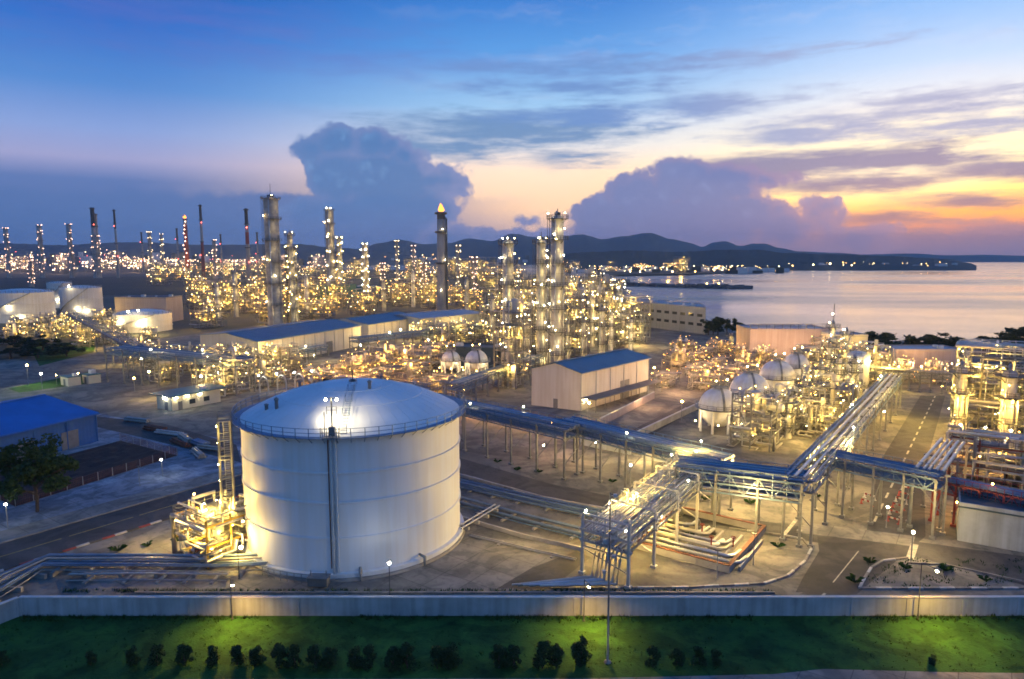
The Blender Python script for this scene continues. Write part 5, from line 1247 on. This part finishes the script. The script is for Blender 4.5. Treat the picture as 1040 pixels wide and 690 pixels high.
for i, (px, py, n, L, m) in enumerate(((142, 428, 5, 7, 'lagging'), (160, 437, 6, 6, 'rust'), (176, 441, 4, 8, 'pipewhite'), (192, 447, 5, 6, 'lagging'), (206, 452, 6, 5, 'steelskytint'), (187, 451, 4, 7, 'rust'), (205, 462, 5, 6, 'lagging'), (216, 456, 4, 6, 'lagging'))):
    b = P(px, py); root = thing('pipe_stack', '', 'pipe stack', b, ROT+random.uniform(-.3, .3)); auto(root, 'low stack of spare pipes', 'stacks of spare pipes on the open lot')
    for k in range(n):
        mb = MB(); y = -1.2+.52*(k % 3)+.26*(k//3); mb.pipe([(-L/2+random.uniform(-.3, .3), y, .34+.44*(k//3)), (L/2, y, .34+.44*(k//3))], .24, 8); mb.build('pipe', m, root)
    for e in (-.3, .3): mb = MB(); mb.box(L*e-.12, L*e+.12, -1.7, .6, .0, .1); mb.build('timber', 'bark', root)
# curved white hoops in the yard behind the tank
root = thing('pipe_loops', 'row of white looped pipes lit brightly just behind the big tank roof', 'pipes', P(290, 400))
for k in range(4):
    mb = MB(); o = Vector((k*4.2-6, k*2.5, 0)); pts = [o+BX*(2.0*cos(pi-pi*i/8))+UP*(2.5+2.4*sin(pi*i/8)) for i in range(9)]; mb.pipe([pts[0]-UP*2.4]+pts+[pts[-1]-UP*2.4], .18, 8); mb.build('loop', 'pipewhite', root)
for k in range(4): lamp(root, (k*4.2-7, k*2.5-1, 5.4), 'lampwhite', .2, True)
print('FILL', [len(g) for g in (g1_, g2_, g3_, g4_, g5_, g6_, g7_, g8_, g9_, g10)])

# free points of light, no fixtures, added to brighten yards and units
for px, py, z, pw, c in ((745, 520, 7, 2600, 'w'), (815, 515, 7.5, 2600, 'w'), (870, 500, 8, 2200, 'w'), (760, 560, 6, 2200, 'w'), (665, 575, 4.5, 1500, 'w'), (690, 500, 6, 2200, 'w'), (830, 455, 7, 2600, 'g'), (880, 420, 8, 3800, 'g'), (900, 395, 8, 3800, 'g'), (935, 430, 8, 3500, 'g'), (930, 560, 5, 1200, 'w'), (960, 520, 5, 900, 'a'),
    (1000, 470, 9, 2400, 'a'), (975, 460, 4, 1400, 'a'), (1035, 480, 5, 1600, 'a'), (962, 448, 8, 1500, 'g'), (995, 452, 9, 2000, 'g'), (1008, 458, 4, 1200, 'g'), (1036, 456, 9, 2000, 'g'), (985, 440, 14, 2600, 'g'), (1010, 400, 16, 3500, 'g'), (610, 562, 4.0, 1500, 'g'), (600, 540, 8.5, 900, 'g'), (650, 530, 9.2, 1500, 'g'), (690, 515, 10.2, 1500, 'g'), (640, 560, 7.5, 1300, 'g'), (672, 545, 5.5, 1300, 'g'), (700, 490, 11, 1300, 'w'),
    (505, 428, 3, 700, 'a'), (540, 436, 3, 700, 'a'), (478, 424, 3, 500, 'a'), (580, 440, 3, 500, 'a'), (620, 425, 3, 500, 'g'), (660, 415, 4, 1200, 'p'), (690, 400, 5, 2200, 'p'), (720, 380, 5, 2600, 'p'), (680, 380, 5, 2400, 'p'), (800, 366, 5, 2600, 'p'), (770, 366, 5, 2200, 'p'), (830, 366, 5, 2200, 'p'), (900, 380, 4, 2200, 'p'), (930, 382, 4, 2200, 'p'), (960, 384, 4, 2200, 'p'),
    (655, 470, 3, 800, 'w'), (610, 470, 6, 1300, 'w'), (560, 462, 6, 900, 'p'), (215, 560, 6.4, 1600, 'g'), (190, 558, 5, 1100, 'g'), (205, 572, 3, 700, 'g'), (238, 577, 3, 700, 'g'), (238, 560, 6, 600, 'g'), (150, 560, 5, 600, 'w'), (520, 555, 5, 700, 'w'), (300, 585, 3, 300, 'w'), (205, 402, 5, 1200, 'w'), (155, 405, 6, 1600, 'w'), (110, 372, 6, 1500, 'g'), (330, 368, 6, 2000, 'w'), (290, 374, 6, 2000, 'w'), (240, 384, 6, 1800, 'w'), (380, 352, 6, 2400, 'w'), (420, 346, 6, 2400, 'w'), (470, 340, 6, 2600, 'w'),
    (40, 334, 6, 7000, 'g'), (90, 330, 5, 7000, 'g'), (70, 340, 6, 4500, 'g'), (140, 341, 4, 3000, 'w'), (155, 341, 4, 3000, 'w'), (95, 355, 6, 3000, 'g'), (690, 352, 5, 1400, 'w'), (650, 352, 5, 3000, 'w')):
    p = P(px, py); point((p.x, p.y, z), pw*(1.2 if 590 < px < 705 and py > 485 else 1.8 if px > 600 and py > 390 else 1.4), {'w': (1, .66, .20), 'g': (1, .62, .11), 'a': (1, .44, .07), 'p': (1, .54, .24)}[c], .3)
# ------------------------------------------------------------------ trees, fences, small things
def tree_meshes(seed, h, rw, n, leaf, m='leafdark', lobes=26):
    rn = random.Random(seed); tb = MB(); tips = []
    tb.pipe([(0, 0, 0), (.05*h*.2, .02, h*.18), (-.02*h, .03, h*.42), (.02*h, 0, h*.7)], h*.022, 8)
    for k in range(9):
        a = 2*pi*k/9+rn.uniform(-.3, .3); z = h*rn.uniform(.2, .6); L = rw*rn.uniform(.5, .9)
        e = Vector((cos(a)*L, sin(a)*L, z+h*rn.uniform(.08, .28))); tb.pipe([(0, 0, z), e*.5+UP*(z*.5+h*.02), e], h*.009, 5); tips.append(e)
    cm = MB(); cs = []
    for k in range(lobes):
        t = rn.choice(tips) if k < lobes*.6 else Vector((rn.gauss(0, .3)*rw, rn.gauss(0, .3)*rw, h*rn.uniform(.4, .95)))
        c = t+Vector((rn.gauss(0, .12)*rw, rn.gauss(0, .12)*rw, rn.gauss(0, .06)*h)); cs.append((c, rn.uniform(.14, .30)*rw))
    for i in range(n):
        c, s = rn.choice(cs); v = Vector((rn.gauss(0, 1), rn.gauss(0, 1), rn.gauss(0, 1))).normalized()*(rn.random()**.45)*s
        p = c+Vector((v.x, v.y, v.z*.8)); p.z = max(p.z, h*.16)
        a = Vector((rn.gauss(0, 1), rn.gauss(0, 1), rn.gauss(0, .6))).normalized(); b = a.cross(Vector((rn.gauss(0, 1), rn.gauss(0, 1), rn.gauss(0, 1)))).normalized(); k = leaf*rn.uniform(.6, 1.3)
        cm.poly([p-a*k, p-b*k*.5, p+a*k, p+b*k*.5])
    return tb.mesh('trunk', 'bark'), cm.mesh('crown', m)
def tree(base, meshes, s, label, group=None, rz=0, desc=None, sz=1.):
    root = thing('tree', label, 'tree', base, rz, group); root.scale = (s, s, s*sz)
    for nm, me in zip(('trunk', 'crown'), meshes): o = bpy.data.objects.new(nm, me); COL.objects.link(o); o.parent = root
    if desc: auto(root, desc, group)
    return root
tree(P(38, 520), tree_meshes(4, 11.3, 5.4, 11000, .30, 'leaf', 64), 1., 'big leafy tree beside the dark soil plot')
TM = [tree_meshes(50+k, 9, 4.4, 1300, .5, 'leafdark', 18) for k in range(4)]
def treez(px, ytop, Y, label='', desc=None, group=None, w=None):
    b = PH(px, 262, Y); h = max(3., PH(px, ytop, Y).z); s = (w/8.8 if w else h/9); tree((b.x, b.y, 0), TM[int(px) % 4], s, label, group, px, desc, (h/9)/s)
for px, yt, w in ((889, 341, 12), (908, 339, 15), (925, 344, 5), (936, 346, 5), (952, 341, 14), (961, 343, 12), (982, 343, 16), (1006, 346, 9), (1022, 345, 12), (1038, 337, 16), (1052, 333, 18)):
    treez(px, yt-3, 272, desc='dark spreading tree on the shore', group='dark trees along the shore', w=w*1.25)
for px, yt in ((722, 323), (732, 320), (741, 322), (752, 326), (727, 331)): treez(px, yt, 335, desc='dark bushy tree at the water', group='dark trees beside the bay building', w=11)
for px, yt, Y in ((-6, 338, 300), (8, 340, 290), (22, 341, 285), (36, 343, 280), (50, 347, 275), (14, 349, 262), (30, 352, 258), (2, 352, 255), (60, 352, 262)): treez(px, yt, Y, desc='dark round tree in the clump', group='dark trees behind the cobalt shed', w=14)
# dark soil plot and its wire fence
pa, pb, pcn = P(122, 448), P(180, 463), P(66, 499)
pdn = pcn+(pa-pb)*1.0; pe = pb+(pcn-pb)*1.35; pf_ = pa+(pcn-pb)*1.35
mb = MB(); n = 18
def pl2(u, v): return pa.lerp(pb, u).lerp(pf_.lerp(pe, u), v)
hh = {}
rn = random.Random(2)
for i in range(n+1):
    for j in range(n+1): hh[i, j] = .06+(.35*rn.random() if 0 < i < n and 0 < j < n else 0)
for i in range(n):
    for j in range(n): mb.quad(*[pl2((i+a)/n, (j+b)/n)+UP*hh[i+a, j+b] for a, b in ((0, 0), (0, 1), (1, 1), (1, 0))])
structure('soil_plot', mb, 'soil')
root = thing('wire_fence', 'low wire fence on posts around the dark soil plot', 'fence', pb)
fp = [pf_, pe, pb, pa]; mb = MB(); wm_ = MB()
for p, q in zip(fp, fp[1:]):
    L = (q-p).length; n = max(2, round(L/2.6))
    for i in range(n+1): c = p.lerp(q, i/n)-pb; mb.bar(c, c+UP*1.55, .1)
    for z in (.1, .45, .8, 1.15, 1.5): wm_.bar(p-pb+UP*z, q-pb+UP*z, .025)
    m = int(L/.26)
    for i in range(m): c = p.lerp(q, i/m)-pb; wm_.bar(c+UP*.1, c+UP*1.5, .03)
mb.build('post', 'concretecol', root); wm_.build('wire', 'rust', root)
# lamp posts inside the plant
for px, py, h, k, lb, d_ in ((29, 392, 6.5, 'lampyellow', 'lamp post over the lit green strip behind the cobalt shed', 1), (43, 396, 5, 'lampwhite', 'lamp post by the small lit hut behind the cobalt shed', 1), (765, 574, 4.0, None, 'unlit grey post on the sandy island left of the road junction', 0), (728, 588, 3.5, None, 'short unlit post before the walled pit', 0), (925, 572, 4.2, 'lampwarm', 'small lit post at the road junction corner', 0), (843, 368, 18, 'lampwarm', 'tall lone mast rising before the bay beside the pink building', 0), (205, 399, 5, 'lampwarm', 'lamp post beside the gatehouse wall', 0), (664, 393, 6, 'lampamber', 'amber lamp post at the far corner of the white warehouse', 0), (692, 428, 5, 'lampamber', 'amber lamp post on the back road by the spheres', 0), (598, 425, 4, 'lampyellow', 'yellow lamp post at the near corner of the white warehouse', 0), (478, 426, 4, 'lampamber', 'amber lamp post under the blue rack nearest the big tank', 0), (500, 431, 4, 'lampyellow', 'yellow lamp post under the blue rack midway along', 0), (522, 436, 4, 'lampyellow', 'yellow lamp post under the blue rack before the white warehouse end', 0), (560, 444, 3.6, 'lampamber', 'amber lamp post under the blue rack step', 0), (656, 463, 4, 'lampwhite', 'white lamp post under the second blue rack', 0), (690, 474, 4, 'lampwhite', 'white lamp post where the second blue rack ends', 0), (640, 492, 3.5, 'lampwhite', 'low white lamp post on the cross road edge', 0), (137, 398, 4.2, 'lampamber', 'amber lamp post before the tall blue gantry', 0), (152, 390, 4, 'lampyellow', 'yellow lamp post under the tall blue gantry', 0), (165, 484, 3.2, 'lampwhite', 'small pale lamp post in front of the dark soil plot', 0), (8, 536, 3.6, 'lampwhite', 'small pale lamp post near the tree foot', 0), (142, 494, 3.4, None, 'unlit thin post along the pavement by the soil plot', 0), (900, 536, 3.2, 'lampwarm', 'low warm lamp post at the road barriers', 0), (850, 425, 9, None, 'tall unlit pole in the sphere yard', 0), (788, 450, 9, 'lampyellow', 'tall yellow lamp pole among the frames before the spheres', 0)):
    b = P(px, py); root = thing('lamp_post', lb, 'lamp post', b); mb = MB(); mb.lathe([(.13, 0), (.13, .05), (.085, .07), (.06, h)], 7); mb.build('pole', 'steel', root); OCC.append((b.x, b.y, 1))
    mb = MB(); mb.box(-.3, .3, -.12, .12, h, h+.1); mb.build('lamp_head', 'darksteel', root)
    r = .16 if b.y < 140 else .26
    if k: lamp(root, (0, -.05, h-r), k, r, True)
spot('lamp_light', P(27, 390)+UP*6.2, P(45, 395), 3000, (.95, 1, .45), 140, 1.)
spot('lamp_light', P(215, 410)+UP*9, P(185, 430), 1500, (1, .8, .4), 130, 1.)
# huts behind the cobalt shed
for px, py, w, lb in ((62, 391, 5, 'small lit hut with open front behind the cobalt shed'), (84, 389, 4, 'smaller lit hut second from the cobalt shed')):
    b = P(px, py); flatbox('hut', b, BX, AX, w, 3.5, 2.6, 'cream', 'tealroof', lb, 'hut', wins=(('A', w*.5, 0, 1.1, 2, 'doorgrey'),), parapet=0)
    o = thing('lamp_post', lb.replace('hut', 'lamp post beside hut'), 'lamp post', b-BX*.8-AX*.8); mb = MB(); mb.lathe([(.08, 0), (.06, 3.2)], 6); mb.build('pole', 'steel', o); lamp(o, (0, 0, 3.0), 'lampyellow', .2)
# barriers and small plants on the road and islands
for i, (px, py) in enumerate(((907, 531), (909, 524), (912, 517), (915, 511), (918, 505), (921, 499), (880, 513), (883, 507))):
    o = thing('road_barrier', '', 'barrier', P(px, py), TH); mb = MB(); mb.cur = i % 2; mb.lathe([(.3, 0), (.3, .06), (.16, .08), (.05, .85), (.01, .86)], 8, (0, -.8, 0)); mb.lathe([(.3, 0), (.3, .06), (.16, .08), (.05, .85), (.01, .86)], 8, (0, .8, 0)); mb.build('foot', ['redsteel', 'kerbwhite'], o)
    mb = MB()
    for k in range(4): mb.cur = k % 2; mb.box(-.03, .03, -.8+.4*k, -.8+.4*k+.38, .55, .8)
    mb.build('board', ['kerbwhite', 'redsteel'], o)
    auto(o, 'red and white road barrier standing on the main road', 'red and white road barriers')
PLM = []
for k in range(3):
    mb = MB()
    for i in range(22):
        a = random.uniform(0, 2*pi); d = Vector((cos(a), sin(a), 0)); s = Vector((-d.y, d.x, 0))*.07; L = random.uniform(.5, 1.1)
        mb.poly([-s*.6, s*.6, d*L*.6+UP*L*.7+s, d*L*1.1+UP*L*.55, d*L*.6+UP*L*.7-s])
    PLM.append(mb.mesh('foliage', 'weeds'))
for i, (px, py) in enumerate(((790, 556), (868, 592), (920, 578), (884, 572), (700, 545), (505, 470), (525, 478), (455, 470), (622, 490), (548, 480), (1000, 590), (960, 580), (762, 512), (716, 508), (150, 555), (120, 560), (180, 550), (740, 480), (830, 505), (870, 480))):
    o = thing('plant', '', 'plant', P(px, py), i*1.3); o.scale = (random.uniform(.7, 1.1),)*3
    f = bpy.data.objects.new('foliage', PLM[i % 3]); COL.objects.link(f); f.parent = o
    mb = MB(); mb.pipe([(0, 0, 0), (0, 0, .3)], .06); mb.build('stem', 'bark', o); auto(o, 'small spiky green plant on sandy ground', 'small plants on the sandy ground')
# low walls and lots around the white warehouse
wall_run('plot_wall', [tuple(P(610, 433)), tuple(P(664, 405))], 1.8, 'low pinkish wall in front of the white warehouse canopy', .25, 'pinkwall', True, 5)
wall_run('plot_wall', [tuple(P(646, 446)), tuple(P(716, 412))], 1.5, 'low dark wall along the back road beside the first sphere', .25, 'concretecol', True, 5)
wall_run('plot_wall', [tuple(P(590, 452)), tuple(P(640, 462))], 1.6, 'low pale wall under the second blue rack', .25, 'claddingblue', True, 5)
wall_run('plot_wall', [tuple(P(855, 381)), tuple(P(965, 388))], 1.9, 'long boundary wall before the dusky pink hall', .25, 'pinkwall', True, 6)
b = P(652, 466); flatbox('shelter', b, BX, AX, 9, 5, 2.6, 'claddingblue', 'claddingblue', 'small pale shelter lit white under the second blue rack', 'shelter', parapet=0)

# ------------------------------------------------------------------ hills, headland, breakwater, far town
def ridge(name, prof, D, w, m, z0=-2., seed=1, step=6, rough=.05, kind='structure', label=None, cat=None):
    rn = random.Random(seed); px0, px1 = prof[0][0], prof[-1][0]; n = int((px1-px0)/step); mb = MB(); rows = 7; V = []
    def top(px):
        for (a, ya), (b, yb) in zip(prof, prof[1:]):
            if a <= px <= b: t = (px-a)/(b-a); t = t*t*(3-2*t); return ya+(yb-ya)*t
        return prof[-1][1]
    for i in range(n+1):
        px = px0+(px1-px0)*i/n; t = PH(px, top(px), D); k = t.x/D; hgt = max(t.z, .5)
        for j in range(rows+2):
            if j <= rows:
                u = j/rows; Y = D-w*(1-u); z = z0+(hgt-z0)*(u**.8)*(1 if j == rows else 1+rough*rn.uniform(-1, 1)*3)
                if j == rows: z += hgt*rough*rn.uniform(-.35, .35)
                if j == 0: z = z0
            else: Y = D+w*.8; z = z0
            V.append((k*Y, Y, z))
    R = rows+2
    fs = [[i*R+j, (i+1)*R+j, (i+1)*R+j+1, i*R+j+1] for i in range(n) for j in range(R-1)]
    mb._add(V, fs, True); return structure(name, mb, m)
ridge('hills', [(330, 262), (365, 253), (385, 247), (405, 243.5), (430, 248), (455, 247), (477, 242.5), (500, 245), (520, 237.5), (545, 241), (568, 240), (592, 238.5), (612, 243), (632, 240), (660, 236.5), (682, 243), (700, 246.5), (713, 251), (725, 246.5), (736, 245), (752, 250), (765, 247.5), (776, 247.5), (792, 252), (812, 255.5), (850, 257), (900, 261)], 5600, 1500, 'hillwood', seed=4, step=4, rough=.03)
ridge('hills', [(-900, 256), (-600, 250), (-400, 252), (-250, 247), (-120, 250), (0, 247), (60, 249), (130, 246), (220, 249), (300, 248), (345, 252), (420, 258), (470, 261.5)], 4600, 900, 'hillwood', seed=6, step=5)
ridge('far_coast', [(840, 261), (880, 258.5), (930, 257.5), (960, 259.5), (1000, 259), (1050, 260), (1120, 260)], 6800, 400, 'hillwood', seed=8, step=6)
ridge('headland', [(560, 259), (600, 256), (640, 254.5), (690, 256), (730, 254), (770, 254), (800, 257), (850, 258.5), (900, 260), (940, 262), (965, 263.5), (985, 267.2), (992, 270)], 2550, 420, 'darkland', seed=9, step=3, rough=.05)
def shelf(name, pts, z, m):
    mb = MB(); mb.prism([(p.x, p.y) for p in pts], -2.4, z); return structure(name, mb, m)
shelf('quay', [P(600, 280.5), P(700, 279), P(745, 277), P(800, 274.5), P(880, 272.2), P(960, 270.4), P(985, 270), P(985, 268.6), P(800, 270), P(600, 271)], 1.6, 'darkland')
# breakwater of rocks
bwp = [P(632, 289), P(690, 291), P(740, 292), P(764, 292)]
mb = MB(); rn = random.Random(5)
for p, q in zip(bwp, bwp[1:]):
    L = (q-p).length
    for i in range(int(L/1.2)):
        c = p.lerp(q, rn.random()); 
        for k in range(3): o = Vector((rn.gauss(0, .6), rn.gauss(0, 5), 0)); s = rn.uniform(1.2, 3.2); mb.obox(c+o+UP*(rn.uniform(-1., 2.)-abs(o.y)*.22), Vector((s, rn.uniform(-1, 1), .3)), Vector((rn.uniform(-1, 1), s, .2)), Vector((.2, .3, s*.7)))
tag(mb.build('breakwater', 'rock'), 'long low rock breakwater reaching into the bay', 'breakwater')
# buildings and lamps of the port across the bay: far-off mass of town lights
def town(name, label, area, nb, nl, kinds, r, hz, sampled=True):
    rn = random.Random(hash(name) % 99 if False else len(label)); mb = MB(); ms = ['darkland', 'farwhite']+list(kinds)
    for i in range(nb):
        px = rn.uniform(area[0], area[1]); Y = rn.uniform(area[2], area[3]); p = PH(px, 262, Y); s = rn.uniform(6, 16); h = rn.uniform(4, hz); z = area[4](px, Y)
        mb.cur = rn.choice((0, 1)); mb.box(p.x-s, p.x+s, p.y-s*.6, p.y+s*.6, z-4, z+h)
    for i in range(nl):
        px = rn.uniform(area[0], area[1]) if rn.random() < .6 else rn.choice((area[0]*.6+area[1]*.4, area[0]*.3+area[1]*.7))+rn.gauss(0, 10); px = min(max(px, area[0]), area[1]); Y = rn.uniform(area[2], area[3]); p = PH(px, 262, Y); z = area[4](px, Y)+rn.uniform(3, hz*1.1); k = rn.randint(0, len(kinds)-1); q = r*rn.uniform(.7, 1.3)
        mb.cur = 2+k; c = Vector((p.x, p.y, z)); mb._add([c+UP*q, c+Vector((q, 0, 0)), c+Vector((0, q, 0)), c-Vector((q, 0, 0)), c-Vector((0, q, 0)), c-UP*q], [[0, 1, 2], [0, 2, 3], [0, 3, 4], [0, 4, 1], [5, 2, 1], [5, 3, 2], [5, 4, 3], [5, 1, 4]])
        if rn.random() < .3: mb.cur = 0; mb.bar((c.x, c.y, area[4](px, Y)-2), c, 1.)
    tag(mb.build(name, ms), label, 'town lights', kind='stuff')
town('port_buildings', 'far mass of port buildings and lamps across the bay', (560, 800, 1720, 2080, lambda px, Y: 1.6), 95, 190, ('shoreamber', 'shorewarm', 'shorewarm'), .62, 14)
town('headland_lights', 'far band of lights along the wooded headland', (796, 972, 2230, 2420, lambda px, Y: 4), 40, 95, ('shoreamber', 'shoreamber', 'shorewarm'), .75, 18)
town('town_lights', 'far scattered lights of the town at the foot of the hills', (250, 720, 3900, 4300, lambda px, Y: 14), 70, 80, ('farwarm', 'farpink', 'faramber'), 2.2, 40)
town('town_lights', 'far scattered lights behind the chimneys of the far plant', (-60, 330, 2900, 3600, lambda px, Y: 6), 60, 110, ('farwarm', 'farpink', 'farred'), 1.7, 60)
# a few single lamps that mark the shore: strong ones mirrored in the bay
for i, (px, py, Y, k, r) in enumerate(((843, 268, 2180, 'shorewarm', 2.6), (826, 269, 2180, 'shorewarm', 1.8), (805, 270, 2160, 'shoreamber', 1.7), (865, 269.5, 2200, 'shorewarm', 1.5), (730, 290, 935, 'shoreamber', 1.2), (718, 290, 940, 'shoreamber', 1.0), (668, 277, 1760, 'shorewarm', 1.6), (683, 276, 1760, 'shorewarm', 1.6), (706, 276, 1760, 'shoreamber', 1.6), (650, 277, 1760, 'shorewarm', 1.5), (725, 274, 1800, 'shoreamber', 2.2), (640, 276, 1780, 'shorewarm', 1.5), (740, 275, 1800, 'shoreamber', 1.6), (900, 270, 2250, 'shoreamber', 1.5), (935, 270, 2350, 'shoreamber', 1.5))):
    c = PH(px, py, Y); z = max(c.z, 3); o = thing('mast_lamp', '', 'lamp post', (c.x, c.y, 0)); mb = MB(); mb.pipe([(0, 0, -1), (0, 0, z-r)], .3, 5); mb.build('pole', 'darksteel', o); lamp(o, (0, 0, z), k, r*.75, True); auto(o, 'far shining mast lamp at the water edge across the bay', 'far mast lamps across the bay')
for lm, v in (('the breakwater', P(700, 291)), ('the headland', P(900, 272)), ('the tree by the soil plot', P(38, 520)), ('the road junction', P(860, 570)), ('the far red-lit tower', PH(190, 262, 1150)), ('the far thick dark chimney', PH(97, 262, 1300)), ('the big green block', P(330, 300))): landmark(lm, v)

# ------------------------------------------------------------------ air
hz = bpy.data.materials.new('haze'); hz.use_nodes = True; t = hz.node_tree; t.nodes.clear()
pv = t.nodes.new('ShaderNodeVolumePrincipled'); pv.inputs['Color'].default_value = (.60, .80, 1.0, 1); pv.inputs['Density'].default_value = 8.5e-5; pv.inputs['Anisotropy'].default_value = .2
oo = t.nodes.new('ShaderNodeOutputMaterial'); t.links.new(pv.outputs[0], oo.inputs['Volume']); MATS['haze'] = hz
HAZE = True
if HAZE:
    mb = MB(); mb.box(-9800, 9000, -450, 7400, -4, 262); ho = mb.build('haze', 'haze'); tag(ho, 'thin evening haze over the plant and the bay', 'haze', kind='stuff')

# ------------------------------------------------------------------ labels that single out repeated things; unused patterns go
for src in SMALL+LOW+TALL+BACK+FAR+FARC:
    if src.name not in USED:
        for c in list(src.children): bpy.data.objects.remove(c)
        bpy.data.objects.remove(src)
buckets = {}
for o, desc in AUTO:
    l = min(LANDMARKS, key=lambda q: (Vector((o.location.x, o.location.y, 0))-q[1]).length)
    buckets.setdefault((desc, l[0]), []).append(((Vector((o.location.x, o.location.y, 0))-l[1]).length, o))
for (desc, lm), lst in buckets.items():
    lst.sort(key=lambda q: q[0])
    for i, (d, o) in enumerate(lst):
        o['label'] = f'{desc}, {"" if i == 0 else ordn[i]+" "}nearest to {lm}' if True else ''
bad = [o['label'] for o in SC.objects if 'label' in o.keys() and not 4 <= len(o['label'].split()) <= 16]
print('LABEL LENGTH:', len(bad), bad[:40:3]); print('objects', len(SC.objects))
print('KIND', sum(1 for o in SC.objects if o.name.startswith('process_frame') and 'category' in o.keys()), len(g13), len(g14), len(g12))
